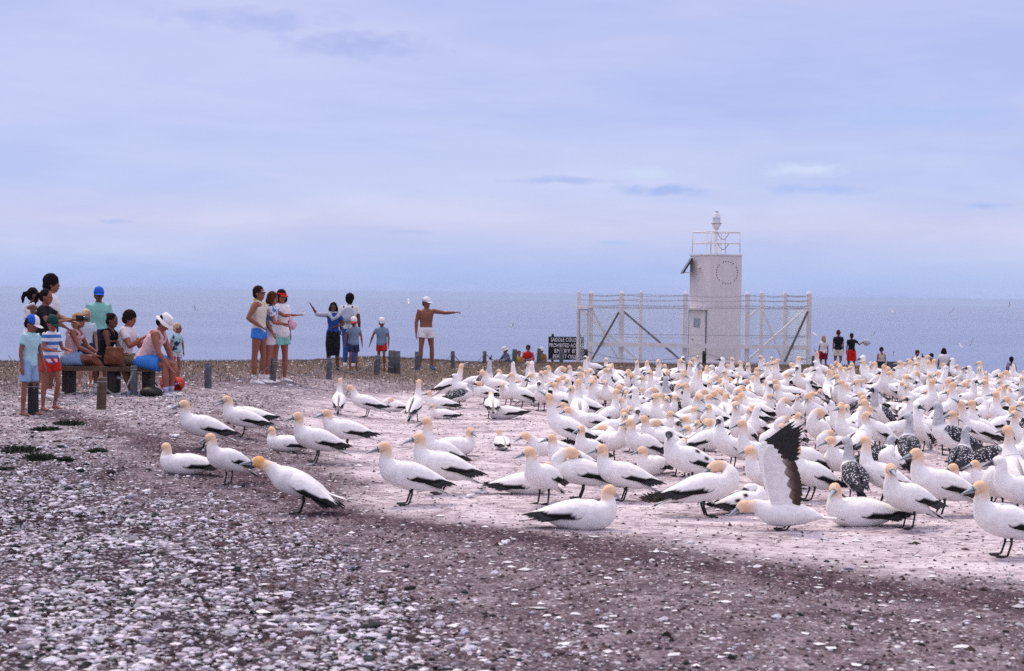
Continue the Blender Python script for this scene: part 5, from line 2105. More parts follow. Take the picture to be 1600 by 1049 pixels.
    root.rotation_euler = (0, 0, rad(heading))
    tag(root, label, 'person')
    cv = .0155 * max(.8, k)

    seated_like = pz is not None
    # ---- clothes
    info = dict(T=T, P=P, u=u, sdv=sdv, fr=fr, k=k, arms=arms, feet=feet, tors=tors, thigh=thigh, shin=shin, hp=hp, sh=sh, Hd=Hd, hq=hq, hs=hs, hf=hf, hup=hup, nb=nb, fdir=fdir, root=root, ua=ua, fa=fa)
    for wv in wear:
        typ, cm = wv[0], wv[1]
        mb = MB()
        if typ in ('tee', 'longshirt', 'tank', 'shirtlong'):
            f0 = wv[2] if len(wv) > 2 else -.08
            inf = wv[3] if len(wv) > 3 else .016 * k
            if typ == 'tank':
                tors(mb, f0, .80, inf)
                for s_ in (1, -1):
                    c0 = T(.74) + sdv * (s_ * .075 * k)
                    pts_ = [c0 + fr * (.122 * k), T(.90) + sdv * (s_ * .078 * k) + fr * (.094 * k), T(.985) + sdv * (s_ * .082 * k) + fr * .01 * k, T(.90) + sdv * (s_ * .078 * k) - fr * (.100 * k), c0 - fr * (.120 * k)]
                    mb.tube(pts_, [.026 * k] * 5, 8)
            else:
                tors(mb, f0, 1.0, inf)
                for s_ in (1, -1):
                    S_, E, Wp, d1, d2, hd_ = arms[s_]
                    frac = .55 if typ == 'tee' else 1.0
                    pts_ = [T(.80) + sdv * (s_ * sh * .72), S_, S_ + d1 * ua * frac * .6, S_ + d1 * ua * frac]
                    rr = [.062 * k, .067 * k, .062 * k, .064 * k] if typ == 'tee' else [.062 * k, .066 * k, .058 * k, .054 * k]
                    if fem or child:
                        rr = [q * .92 for q in rr]
                    if typ == 'shirtlong':
                        pts_ += [E + d2 * fa * .4, Wp - d2 * .02 * k]; rr += [.050 * k, .040 * k]
                    mb.tube(pts_, rr, 12)
            nm = {'tee': 'shirt', 'tank': 'tank_top', 'shirtlong': 'shirt', 'longshirt': 'shirt'}[typ]
            remesh(mb, cv, nm, cm, root, 2, .006, 16, int(loc[0] * 10) + 5)
        elif typ == 'shorts':
            fl = wv[2] if len(wv) > 2 else .5
            flare = wv[3] if len(wv) > 3 else 1.0
            tors(mb, -.20, .14, .016 * k)
            if not seated_like: mb.sphere(P - Vector((0, 0, .10 * k)), (.10 * k, .07 * k, .07 * k), 10, 7)
            for s_ in (1, -1):
                h0, kn, an, td, sn = feet[s_]
                mb.tube([T(-.02) + sd0 * s_ * hp * .7, h0, h0 + td * thigh * fl * .5, h0 + td * thigh * fl], [.098 * lf, .108 * lf, .105 * lf * (1 + (flare - 1) * .5), .100 * lf * flare], 14)
            remesh(mb, cv, 'shorts', cm, root, 2, .006, 14, int(loc[1] * 3))
        elif typ == 'trousers':
            tors(mb, -.14, .14, .012 * k)
            for s_ in (1, -1):
                h0, kn, an, td, sn = feet[s_]
                mb.tube([T(-.02) + sd0 * s_ * hp * .7, h0, h0 + td * thigh * .5, kn, kn + sn * shin * .5, an - sn * .02 * k], [.098 * lf, .104 * lf, .088 * lf, .070 * lf, .064 * lf, .052 * lf], 14)
            remesh(mb, cv, 'trousers', cm, root, 2, .006, 14, 3)
        elif typ == 'skirt':
            fl = wv[2]
            bot = P - Vector((0, 0, thigh * fl * 1.0))
            eloft(mb, [(T(.20), sd0, fr0, .135 * k, .10 * k), (T(.05), sd0, fr0, .178 * k, .13 * k), (P - Vector((0, 0, .12 * k)), sd0, Vector((1, 0, 0)), .190 * k, .145 * k), (P.lerp(bot, .6), sd0, Vector((1, 0, 0)), .188 * k, .150 * k), (bot, sd0, Vector((1, 0, 0)), .165 * k, .135 * k)], 20)
            remesh(mb, cv, 'skirt', cm, root, 2, .010, 12, 7)
    # ---- hair
    if hairstyle:
        mb = MB()
        rotH = Matrix((hf, hs, hup)).transposed()
        if hairstyle in ('short', 'curly', 'bob', 'long', 'bun', 'ponytail', 'child', 'bushy'):
            th = {'short': .007, 'child': .004, 'curly': .016, 'bushy': .022, 'bob': .010, 'long': .006, 'bun': .0, 'ponytail': .002}[hairstyle]
            mb.sphere(Hd(-.020, 0, .042), ((.092 + th) * hq, (.083 + th) * hq, (.094 + th) * hq), 18, 12, rotH)
            mb.sphere(Hd(-.052, 0, -.018), ((.062 + th) * hq, (.074 + th) * hq, (.066 + th) * hq), 14, 10, rotH)
        if hairstyle == 'bob':
            for s_ in (1, -1):
                mb.tube([Hd(-.01, s_ * .070, .04), Hd(-.012, s_ * .092, -.03), Hd(-.02, s_ * .092, -.09), Hd(-.022, s_ * .080, -.12)], [.034 * hq, .040 * hq, .038 * hq, .022 * hq], 10)
            mb.tube([Hd(-.06, 0, .0), Hd(-.078, 0, -.07), Hd(-.075, 0, -.12)], [.07 * hq, .066 * hq, .04 * hq], 12)
        if hairstyle in ('long',):
            mb.tube([Hd(-.05, 0, .02), Hd(-.085, 0, -.08), Hd(-.10, 0, -.18), Hd(-.10, 0, -.25)], [.075 * hq, .078 * hq, .065 * hq, .03 * hq], 12)
            for s_ in (1, -1):
                mb.tube([Hd(-.02, s_ * .07, .03), Hd(-.03, s_ * .088, -.06), Hd(-.05, s_ * .085, -.15)], [.03 * hq, .034 * hq, .02 * hq], 10)
        if hairstyle == 'bun':
            mb.sphere(Hd(-.085, 0, .085), (.045 * hq, .042 * hq, .04 * hq), 12, 8)
        if hairstyle == 'ponytail':
            mb.tube([Hd(-.09, 0, .05), Hd(-.15, 0, .03), Hd(-.18, 0, -.05), Hd(-.175, 0, -.14)], [.028 * hq, .036 * hq, .034 * hq, .012 * hq], 10)
        ho = remesh(mb, .0115 * hq, 'hair', hair_mat(hair), root, 1, .010 if hairstyle in ('curly', 'bushy') else .005, 60 if hairstyle in ('curly', 'bushy') else 35, 9)
    # ---- face bits
    if shades:
        mb = MB()
        for s_ in (1, -1):
            mb.sphere(Hd(.090, s_ * .030, .010), (.012 * hq, .027 * hq, .021 * hq), 10, 6, Matrix((hf, hs, hup)).transposed())
            mb.bar(Hd(.085, s_ * .056, .012), Hd(-.01, s_ * .082, .010), .007 * hq)
        mb.bar(Hd(.098, -.012, .014), Hd(.098, .012, .014), .006 * hq)
        mb.build('sunglasses', MSHADE, root)
    else:
        for s_ in (1, -1):
            MB().sphere(Hd(.085, s_ * .030, .006), (.009 * hq, .014 * hq, .008 * hq), 8, 5, Matrix((hf, hs, hup)).transposed()).build('eye', MEYE2, root)
    MB().sphere(Hd(.095, 0, -.066), (.006 * hq, .022 * hq, .006 * hq), 8, 5, Matrix((hf, hs, hup)).transposed()).build('mouth', MMOUTH, root)
    # ---- hats
    if hat:
        typ, m1 = hat[0], hat[1]
        m2 = hat[2] if len(hat) > 2 else m1
        if typ == 'cap':
            eloft_s = [(Hd(0, 0, .028), hs, hf, .088 * hq, .108 * hq), (Hd(-.002, 0, .06), hs, hf, .090 * hq, .108 * hq), (Hd(-.008, 0, .105), hs, hf, .080 * hq, .096 * hq), (Hd(-.01, 0, .140), hs, hf, .055 * hq, .066 * hq), (Hd(-.01, 0, .155), hs, hf, .012 * hq, .014 * hq)]
            mb = MB(); eloft(mb, eloft_s, 18)
            co = mb.build('cap', m1, root)
            if len(hat) > 3:
                fp = MB(); eloft(fp, [(c_ + hf * .016 * hq, a_, b_, w_ * .86, d_ * .94) for (c_, a_, b_, w_, d_) in eloft_s], 16)
                fp.build('front_panel', hat[3], co)
            bm_ = MB()
            rings = []
            for x0, wv_, dz_ in ((.085, .078, .036), (.125, .080, .036), (.165, .066, .028), (.190, .035, .020)):
                ring = []
                for q in range(9):
                    y_ = (q / 8 * 2 - 1) * wv_
                    ring.append(Hd(x0 - .35 * y_ * y_ * 8 * .5, y_, dz_ - y_ * y_ * 2.2))
                rings.append(ring)
            Vt = [p for r in rings for p in r] + [p - hup * .006 * hq for r in rings for p in r]
            F = []
            nr = 9; tot_ = 36
            for i in range(3):
                for j in range(8):
                    a_ = i * nr + j
                    F.append((a_, a_ + 1, a_ + nr + 1, a_ + nr)); F.append((tot_ + a_, tot_ + a_ + nr, tot_ + a_ + nr + 1, tot_ + a_ + 1))
            for j in range(8):
                F.append((27 + j, 27 + j + 1, tot_ + 27 + j + 1, tot_ + 27 + j))
            bm_.add(Vt, F)
            bm_.build('brim', m2, co)
        elif typ == 'bucket':
            mb = MB(); eloft(mb, [(Hd(0, 0, .03), hs, hf, .092 * hq, .112 * hq), (Hd(-.004, 0, .09), hs, hf, .086 * hq, .104 * hq), (Hd(-.008, 0, .145), hs, hf, .070 * hq, .086 * hq), (Hd(-.008, 0, .152), hs, hf, .050 * hq, .062 * hq)], 18)
            co = mb.build('hat_crown', m1, root)
            seg = 20
            ringA = [Hd(math.cos(2 * math.pi * q / seg) * .108, math.sin(2 * math.pi * q / seg) * .088, .05) for q in range(seg)]
            ringB = [Hd(math.cos(2 * math.pi * q / seg) * .160, math.sin(2 * math.pi * q / seg) * .138, .012 + .006 * math.sin(q * 1.9)) for q in range(seg)]
            mb2 = MB(); mb2.loft([ringA, ringB, [p - hup * .006 for p in ringB], [p - hup * .006 for p in ringA]], False)
            mb2.build('brim', m2, co)
        elif typ == 'visor':
            mb = MB(); eloft(mb, [(Hd(-.002, 0, .035), hs, hf, .090 * hq, .108 * hq), (Hd(-.002, 0, .075), hs, hf, .090 * hq, .107 * hq)], 18)
            co = mb.build('visor', m1, root)
            mb = MB()
            mb.loft([[Hd(.09, -.075, .035), Hd(.105, -.03, .04), Hd(.105, .03, .04), Hd(.09, .075, .035), Hd(.09, .075, .028), Hd(.105, .03, .033), Hd(.105, -.03, .033), Hd(.09, -.075, .028)],
                     [Hd(.15, -.065, .02), Hd(.18, -.03, .02), Hd(.18, .03, .02), Hd(.15, .065, .02), Hd(.15, .065, .014), Hd(.18, .03, .014), Hd(.18, -.03, .014), Hd(.15, -.065, .014)]])
            mb.build('brim', m2, co)
    # ---- shoes, socks
    for s_ in (1, -1):
        fz, fd, fs_, fu, fk, an, sn = fdir[s_]
        if shoes:
            mb = MB()
            eloft(mb, [(fz - fd * .066 * fk, fs_, fu, .026 * fk, .026 * fk), (fz - fd * .045 * fk + fu * .008 * fk, fs_, fu, .038 * fk, .038 * fk), (fz + fd * .03 * fk + fu * .006 * fk, fs_, fu, .041 * fk, .040 * fk),
                       (fz + fd * .10 * fk - fu * .002 * fk, fs_, fu, .050 * fk, .028 * fk), (fz + fd * .165 * fk - fu * .010 * fk, fs_, fu, .047 * fk, .020 * fk), (fz + fd * .200 * fk - fu * .012 * fk, fs_, fu, .028 * fk, .013 * fk)], 14)
            mb.tube([an, an - sn * -.02 * k], [.045 * fk, .043 * fk], 12)
            so = remesh(mb, .008 * max(.8, k), 'shoe', shoes, root, 1)
            sb = MB()
            eloft(sb, [(fz - fd * .068 * fk - fu * .026 * fk, fs_, fd, .0, .0)] if False else [(fz + fd * .06 * fk - fu * .028 * fk, fs_, fd, .047 * fk, .135 * fk), (fz + fd * .06 * fk - fu * .018 * fk, fs_, fd, .049 * fk, .137 * fk)], 16)
            sb.build('sole', MSOLE, so)
        if socks:
            MB().tube([an + sn * .01 * k, an - sn * .04 * k, an - sn * .085 * k], [.038 * fk, .040 * fk, .045 * fk], 14).build('sock', socks, root)
    return info


MSOLE = mat('shoe_sole', (.42, .40, .40), .8)
C_ = cloth
W1 = lambda: C_('white', (.72, .70, .70))


def facep(px, foot, H_px_top=None):
    return at(px, foot)


def hgt(px, top, loc):
    """standing height from photo pixel rows"""
    return ray(px, top, loc.y).z - loc.z


DN = (.05, 0, -1)
MW = W1()
BL = C_('pale_blue_tee', (.38, .60, .66)); DEN = C_('light_denim', (.26, .40, .60)); RED = C_('red', (.50, .025, .018)); BLKC = C_('black', (.010, .010, .013))
STR = C_('striped', (.66, .66, .72), 'stripes', (.06, .16, .42)); MINT = C_('mint', (.22, .50, .44)); PINK = C_('pale_pink', (.66, .44, .44)); CAMEL = C_('khaki', (.22, .17, .10))
FLO = C_('floral', (.66, .62, .64), 'floral', (.35, .10, .16)); BLU = C_('bright_blue', (.045, .20, .58)); SHB = C_('school_blue_grey', (.20, .27, .38)); NVY = C_('navy', (.025, .040, .085))
TOD = C_('toddler_print', (.40, .62, .64), 'blotch', (.03, .03, .07)); TODS = C_('toddler_shorts', (.60, .58, .62), 'blotch', (.25, .04, .12)); YEL = C_('yellow', (.60, .42, .03)); MAR = C_('maroon', (.22, .012, .035))
MAUVE = C_('mauve', (.20, .18, .38)); CREAM = C_('cream', (.62, .57, .48)); DKG = C_('dark_green', (.01, .05, .045)); GREYJ = C_('grey_cloth', (.38, .42, .48)); ROY = C_('royal_blue', (.02, .10, .50)); PKB = C_('pink_bag_cloth', (.60, .38, .46))
GRB = C_('grey_blue', (.10, .12, .18)); TEAL = C_('teal', (.05, .30, .32)); DBLUE = C_('deep_blue', (.02, .06, .26))


def stand(px, foot, top, heading, label, **kw):
    p = at(px, foot)
    H = hgt(px, top, p) / kw.pop('frac', 1.0)
    return person(p, H, heading, label, **kw)


# --- group on the left
i_ = stand(45, 649, 489, 335, 'boy in a blue and white cap, pale blue tee and light denim shorts', skin='tan', child=True, hair='black', hairstyle='child', hat=('cap', ROY, MW, MW), vox=.0085,
           wear=[('tee', BL, -.12), ('shorts', DEN, .78, 1.1)], pose=dict(headpitch=-22, headyaw=10, armL=((.1, .2, -1), (.35, 0, -1)), armR=((-.08, -.16, -1), (.12, -.02, -1))), frac=1.02)
i_ = stand(78, 641, 492, 325, 'girl in a dark green cap, blue and white striped tee and red shorts', skin='red', child=True, fem=True, hair='dkbrown', hairstyle='child', hat=('cap', DKG, DKG), vox=.0085,
           wear=[('tee', STR, -.12), ('shorts', RED, .5, 1.2)], pose=dict(headpitch=-18, headyaw=-6, armL=((.2, .25, -1), (.8, -.2, -.05)), armR=((.2, -.25, -1), (.8, .3, -.1)), legL=((.25, .05, -1), (-.25, 0, -1)), legR=((-.05, -.1, -1), (-.05, 0, -1))))
GA = atd(64, 25.2)
camw = person(atd(64, 25.0), 1.66, 352, 'woman with dark ponytail and black top holding a camera out in front', skin='tan', fem=True, hair='black', hairstyle='ponytail', vox=.0095,
              wear=[('tee', BLKC, -.05), ('shorts', DEN, .5)], pose=dict(lean=6, headpitch=-4, armL=((.65, .25, -.5), (1, -.05, .02)), armR=((.55, -.25, -.7), (1, .25, .15))), shoes=MW)
person(atd(76, 26.0), 1.87, 5, 'tall man with dark curly hair in a white tee behind the woman with a camera', skin='tan', hair='black', hairstyle='bushy', vox=.010,
       wear=[('tee', MW, -.12), ('shorts', NVY, .6)], pose=dict(lean=2, headpitch=2, armL=((.2, .2, -1), (.7, -.3, -.2)), armR=((.1, -.2, -1), (.6, .2, -.4))), shoes=MW)
person(atd(47, 26.6), 1.68, 20, 'person with dark tied-back hair and white top half hidden behind the tall man', skin='dark', fem=True, hair='black', hairstyle='ponytail', vox=.012,
       wear=[('tank', MW), ('shorts', MW, .5)], pose=dict(headpitch=0), shoes=MW)
# bench
bz = .42
BD = 26.6


def sitter(px, d, heading, label, H, seat=.42, **kw):
    p = atd(px, d)
    po = dict(lean=12, legL=((1, .10, -.10), (.12, 0, -1)), legR=((1, -.10, -.10), (.12, 0, -1)), pz=seat + .10 * H / 1.75)
    po.update(kw.pop('pose', {}))
    return person(p, H, heading, label, pose=po, **kw)


sitter(106, 26.4, 352, 'seated blonde woman in sunglasses, pale pink vest and light denim shorts, legs crossed', 1.66, skin='red', fem=True, hair='blonde', hairstyle='bob', shades=True, vox=.0095,
       wear=[('tank', PINK, -.05), ('shorts', DEN, .62, 1.12)], shoes=MW, socks=MW,
       pose=dict(lean=16, headpitch=2, armL=((.55, .12, -1), (.85, -.25, -.42)), armR=((.55, -.12, -1), (.85, .2, -.42)), legR=((1, .05, .10), (.55, .25, -.50)), legL=((1, .05, -.1), (.05, 0, -1))))
person(atd(133, 28.2), 1.30, 300, 'fair-haired child in a pale tee standing behind the bench', skin='fair', child=True, hair='fairchild', hairstyle='child', vox=.010,
       wear=[('tee', C_('pale_grey_blue', (.46, .54, .60)), -.12), ('shorts', NVY, .6)], pose=dict(headpitch=-28))
person(atd(153, 29.0), 1.69, 290, 'man in a bright blue cap, sunglasses and mint shirt standing behind the bench', skin='dark', hair='black', hairstyle='short', hat=('cap', ROY, ROY), shades=True, vox=.010,
       wear=[('tee', MINT, -.12, .012), ('shorts', NVY, .7)], pose=dict(headpitch=-4, headyaw=0, armL=((.05, .12, -1), (.1, -.05, -1)), armR=((.0, -.12, -1), (.1, .05, -1))), shoes=MW)
sitter(160, 26.5, 350, 'seated woman with dark hair pinned up and black sleeveless top', 1.66, skin='dark', fem=True, hair='black', hairstyle='bun', vox=.0095,
       wear=[('tank', BLKC, -.08), ('shorts', BLKC, .5)], shoes=C_('blue_trainer', (.30, .42, .62)),
       pose=dict(lean=14, headpitch=-14, armL=((.3, .15, -1), (.8, -.25, -.5)), armR=((.3, -.15, -1), (.9, .2, -.35)), legL=((1, .1, -.28), (.25, 0, -1)), legR=((1, -.15, -.22), (.35, 0, -1))))
sitter(191, 26.7, 350, 'seated person in a white floral shirt and khaki shorts holding a drink', 1.72, skin='red', hair='dkbrown', hairstyle='curly', vox=.0095,
       wear=[('tee', FLO, -.10, .026), ('shorts', CAMEL, .75, 1.15)], shoes=MW, socks=MW,
       pose=dict(lean=10, headpitch=-12, armL=((.45, .15, -1), (.75, -.1, .55)), armR=((.45, -.2, -.8), (.85, .15, .55)), legL=((1, .15, -.1), (.1, 0, -1)), legR=((1, -.15, -.1), (.2, 0, -1))))
sitter(222, 26.3, 352, 'seated man in a white bucket hat, pink vest and bright blue shorts reaching down', 1.80, skin='red', hair='black', hairstyle='short', hat=('bucket', MW, MW), vox=.0095,
       wear=[('tank', PINK, -.05), ('shorts', BLU, .80, 1.2)], shoes=MW, socks=C_('lilac_sock', (.40, .40, .58)),
       pose=dict(lean=32, headpitch=-42, armL=((.35, .1, -1), (.45, -.05, -1)), armR=((.30, -.15, -1), (.62, .1, -.8)), legL=((1, .12, -.12), (-.05, 0, -1)), legR=((1, -.2, -.12), (.02, 0, -1))))
stand(275, 592, 506, 325, 'fair-haired toddler in a printed blue tee and patterned shorts', skin='red', child=True, hair='fairchild', hairstyle='child', vox=.0095,
      wear=[('tee', TOD, -.14, .022), ('shorts', TODS, .7, 1.15)], pose=dict(headyaw=30, headpitch=0, armL=((.0, .3, -1), (.1, .05, -1)), armR=((0, -.35, -1), (.3, -.1, -.8))))

# bench furniture
MBEN = mat('bench_timber', (.10, .06, .035), .8, .3, 10, .3, 50)
MBENL = mat('bench_leg_dark', (.03, .022, .02), .85, .3, 10)
bp = atd(165, 26.4)
root = empty('bench', bp, rad(-8) * 0)
tag(root, 'long rough timber plank bench under the row of seated visitors', 'bench')
s_ = 26.4 / FPX
for yy in (-.13, .13):
    MB().box((0, yy, .39), (160 * s_, .24, .07)).build('plank', MBEN, root, False)
for px_ in (108, 178, 232):
    MB().box(((px_ - 165) * s_, 0, .175), (.13, .36, .39)).build('leg', MBENL, root, False)

# things around the bench
def top_thing(name, loc, rz=0):
    return empty(name, loc, rz)


MBAG = mat('brown_woven_bag', (.16, .055, .025), .8, .3, 30, .6, 90)
mb = MB(); mb.box((0, 0, 0), (.30, .11, .26), None, None, .82); mb.sphere((0, -.03, -.03), (.13, .07, .10), 12, 8)
b0 = atd(164, 26.15)
o = remesh(mb, .012, 'bag_body', MBAG, None, 1, .012, 14, 3)
root = empty('bag', b0 + Vector((.14, 0, .60)), 0)
o.parent = root
tag(root, 'brown woven bag on the lap of the woman with pinned-up hair', 'bag')
MB().tube([(-.1, 0, .10), (-.06, 0, .22), (.06, 0, .22), (.1, 0, .10)], .012, 6).build('strap', MBAG, root)
MREDB = mat('red_bag', (.50, .03, .015), .6, .15, 12, .4, 20)
MBKB = mat('black_bag', (.015, .012, .014), .6, .15, 12, .4, 20)
rb = at(268, 610)
root = empty('bag', rb, 0)
mb = MB(); mb.sphere((0, 0, .11), (.19, .15, .14), 16, 10); mb.sphere((.08, -.02, .10), (.14, .12, .12), 12, 8); mb.sphere((-.05, 0, .20), (.11, .1, .14), 12, 8)
o = remesh(mb, .014, 'bag_body', MREDB, root, 1, .018, 11, 4)
MB().tube([(-.08, -.1, .18), (-.05, -.12, .32), (.04, -.12, .30), (.1, -.13, .12)], .014, 6).build('strap', MREDB, root)
MB().tube([(-.02, -.14, .20), (.1, -.16, .12), (.17, -.13, .04)], .02, 6).build('zip_trim', MBKB, root)
tag(root, 'bright red soft bag on the ground by the man in the bucket hat', 'bag')
root = empty('bag', atd(236, 25.9), 0)
mb = MB(); mb.sphere((0, 0, .06), (.17, .12, .085), 14, 9); mb.sphere((.08, 0, .05), (.10, .12, .07), 14, 9)
remesh(mb, .014, 'bag_body', MBKB, root, 1, .015, 12, 5)
MB().tube([(-.1, 0, .16), (0, 0, .26), (.1, 0, .16)], .012, 6).build('strap', MBKB, root)
tag(root, 'black soft bag on the ground under the bench beside the red one', 'bag')


def wpos(info, s_, which=5):
    return info['root'].matrix_basis @ info['arms'][s_][which] if False else (Matrix.Translation(info['root'].location) @ Matrix.Rotation(info['root'].rotation_euler.z, 4, 'Z')) @ info['arms'][s_][which]


h0 = wpos(camw, 1); h1 = wpos(camw, -1)
root = empty('camera', (h0 + h1) / 2 + Vector((.05, 0, .02)), 0)
MB().box((0, 0, 0), (.08, .14, .09)).build('camera_body', MBKB, root, False)
MB().tube([(.03, 0, 0), (.12, 0, 0)], .036, 14).build('lens', MSHADE, root)
tag(root, 'black camera held out by the woman with the dark ponytail', 'camera')

# --- middle trio
trio = stand(404, 600, 443, 352, 'man in white vest, short blue shorts and yellow neckerchief, hand on hip', skin='tan', hair='dkbrown', hairstyle='short', shades=True, vox=.009,
             wear=[('tank', CREAM, -.05), ('shorts', BLU, .30, 1.1)], shoes=MW, socks=MW,
             pose=dict(lean=-2, headpitch=2, headyaw=-8, armR=((-.35, -.5, -.9), (.75, .35, -.55)), armL=((.2, .2, -1), (.5, -.2, -.7)), legL=((.12, .05, -1), (-.10, 0, -1)), legR=((-.10, -.06, -1), (-.02, 0, -1))))
# neckerchief
nbw = (Matrix.Translation(trio['root'].location) @ Matrix.Rotation(trio['root'].rotation_euler.z, 4, 'Z')) @ trio['nb']
mb = MB(); kk = trio['k']
mb.tube([trio['nb'] + Vector((math.cos(a) * .075 * kk, math.sin(a) * .075 * kk, .015 - .03 * math.cos(a))) for a in [q * math.pi / 6 for q in range(13)]], .020 * kk, 8)
mb.tube([trio['nb'] + Vector((.08, 0, -.01)), trio['nb'] + Vector((.11, .01, -.09)), trio['nb'] + Vector((.115, .02, -.15))], [.02, .028, .012], 8)
mb.build('neckerchief', YEL, trio['root'])
t2 = person(atd(420, trio['root'].location.y + .35), 1.66, 5, 'woman in pale shorts holding out a cup beside the man in blue shorts', skin='red', fem=True, hair='auburn', hairstyle='bob', vox=.0095,
            wear=[('tee', C_('white_blue_top', (.60, .60, .66), 'blotch', (.05, .16, .40)), -.10, .022), ('shorts', C_('pale_pink_shorts', (.70, .58, .62)), .5, 1.05)], shoes=MW, socks=MW,
            pose=dict(lean=4, headpitch=-6, armL=((.75, .1, -.42), (1, -.08, .06)), armR=((.25, -.15, -1), (.98, .15, -.10))))
t3 = person(atd(437, trio['root'].location.y + .8), 1.70, 318, 'woman in a red visor, dark hair, white shirt and mint green shorts', skin='red', fem=True, hair='black', hairstyle='bob', hat=('visor', RED, RED), shades=True, vox=.0095,
            wear=[('tee', MW, -.18, .030), ('shorts', MINT, .55, 1.18)], shoes=MW,
            pose=dict(lean=2, headpitch=-6, headyaw=-12, armL=((.05, .15, -1), (.12, -.02, -1)), armR=((.3, -.25, -1), (.6, .1, -.2))))
mb = MB(); kk = t3['k']
mb.tube([t3['nb'] + Vector((math.cos(a) * .07 * kk, math.sin(a) * .07 * kk, .012 - .03 * math.cos(a))) for a in [q * math.pi / 6 for q in range(13)]], .022 * kk, 8)
mb.build('scarf', PKB, t3['root'])
cupm = mat('white_cup', (.72, .72, .74), .4)
c0 = wpos(t2, 1)
root = empty('cup', c0 + Vector((.03, 0, -.02)))
MB().tube([(0, 0, 0), (0, 0, .08)], [.026, .034], 14).build('cup_side', cupm, root)
MB().tube([(0, 0, .078), (0, 0, .084)], [.037, .037], 14).build('rim', cupm, root)
tag(root, 'white cup at the end of the outstretched arm by the red visor', 'cup')
hb_ = wpos(t2, -1)
root = empty('bag', hb_ + Vector((.02, -.02, .02)))
mb = MB(); mb.sphere((0, 0, -.02), (.075, .05, .09), 12, 8); mb.sphere((-.03, 0, .07), (.04, .03, .06), 10, 6)
remesh(mb, .010, 'bag_body', PKB, root, 1, .014, 22, 6)
MB().tube([(-.02, 0, .09), (-.05, 0, .14), (-.08, 0, .12)], .008, 5).build('strap', PKB, root)
tag(root, 'small crumpled pink bag hanging from a hand beside the mint shorts', 'bag')

# --- woman with raised arm and companions
lady = stand(520, 577, 470, 272, 'woman in a long black skirt and blue top raising one arm', skin='dark', fem=True, hair='black', hairstyle='bob', shades=True, vox=.0095,
             wear=[('tee', DBLUE, -.02), ('skirt', BLKC, 1.32)], shoes=BLKC,
             pose=dict(lean=0, headyaw=0, armR=((.10, -1, .02), (.05, -.55, .90)), armL=((.0, .45, -.9), (.3, -.55, -.15))))
kk = lady['k']; T_ = lady['T']; sv = lady['sdv']; fv = lady['fr']
mb = MB()
S_, E_, Wp_, d1_, d2_, _h = lady['arms'][-1]
mb.tube([T_(.93) + sv * .12 * kk, T_(.97), S_, S_ + d1_ * .15 * kk, E_, E_ + d2_ * .05 * kk], [.05 * kk, .075 * kk, .072 * kk, .06 * kk, .052 * kk, .045 * kk], 12)
mb.tube([T_(.98) + sv * .10 * kk, T_(.90) + sv * .16 * kk + fv * .05 * kk, T_(.78) + sv * .10 * kk + fv * .12 * kk, T_(.66) + fv * .14 * kk], [.05 * kk, .06 * kk, .05 * kk, .03 * kk], 12)
mb.tube([T_(.97) - sv * .08 * kk + fv * .04, T_(.85) - sv * .08 * kk + fv * .12 * kk, T_(.68) + fv * .15 * kk, T_(.60) - sv * .03 + fv * .14 * kk], [.05 * kk, .055 * kk, .045 * kk, .035 * kk], 12)
remesh(mb, .012, 'draped_shirt', GREYJ, lady['root'], 2, .01, 16, 3)

d17 = at(552, 578).y
person(atd(545, d17 + 1.2), 1.66, 80, 'dark-haired person in jeans seen from behind, next to the boy in a red cap', skin='dark', hair='black', hairstyle='bushy', vox=.012,
       wear=[('tee', MW, -.10), ('trousers', C_('jeans', (.03, .10, .30)))], shoes=MW, pose=dict(legL=((.2, .05, -1), (-.1, 0, -1))))
bpk = atd(545, d17 + 1.2)
root = empty('backpack', bpk + Vector((-.02, -.20, 1.14)), 0)
mb = MB(); mb.sphere((0, 0, 0), (.15, .09, .20), 14, 9); mb.sphere((0, -.06, -.06), (.11, .06, .09), 12, 7)
remesh(mb, .014, 'pack_body', GREYJ, root, 1, .008, 14, 3)
for sx in (-.1, .1):
    MB().tube([(sx, .04, .18), (sx, .16, .20), (sx * 1.1, .22, .05)], .016, 6).build('strap', BLKC, root)
tag(root, 'pale grey backpack on the person in jeans', 'backpack')
stand(552, 579, 496, 278, 'boy in a red and white cap, blue-grey shirt and dark shorts walking towards the chain', skin='tan', child=True, hair='dkbrown', hairstyle='child', hat=('cap', MW, RED), vox=.0095,
      wear=[('tee', SHB, -.16, .022), ('shorts', NVY, .72, 1.18)], shoes=C_('sandal', (.10, .05, .03)), pose=dict(headpitch=-14, armL=((-.1, .3, -1), (.1, .1, -1)), armR=((.1, -.3, -1), (.15, -.1, -1)), legR=((.3, -.05, -1), (-.15, 0, -1)), legL=((-.05, .05, -1), (-.15, 0, -1))))
stand(596, 579, 496, 262, 'boy in a white and grey cap, blue-grey shirt and red shorts by the tilted bollard', skin='tan', child=True, hair='dkbrown', hairstyle='child', hat=('cap', MW, GREYJ), vox=.0095,
      wear=[('tee', SHB, -.16, .022), ('shorts', RED, .62, 1.15)], shoes=C_('sandal', (.10, .05, .03)), pose=dict(headpitch=-10, headyaw=20, armL=((.1, .25, -1), (.1, 0, -1)), armR=((-.1, -.55, -1), (.1, -.3, -1)), legL=((.3, .05, -1), (-.2, 0, -1)), legR=((-.1, -.05, -1), (-.3, 0, -1))))
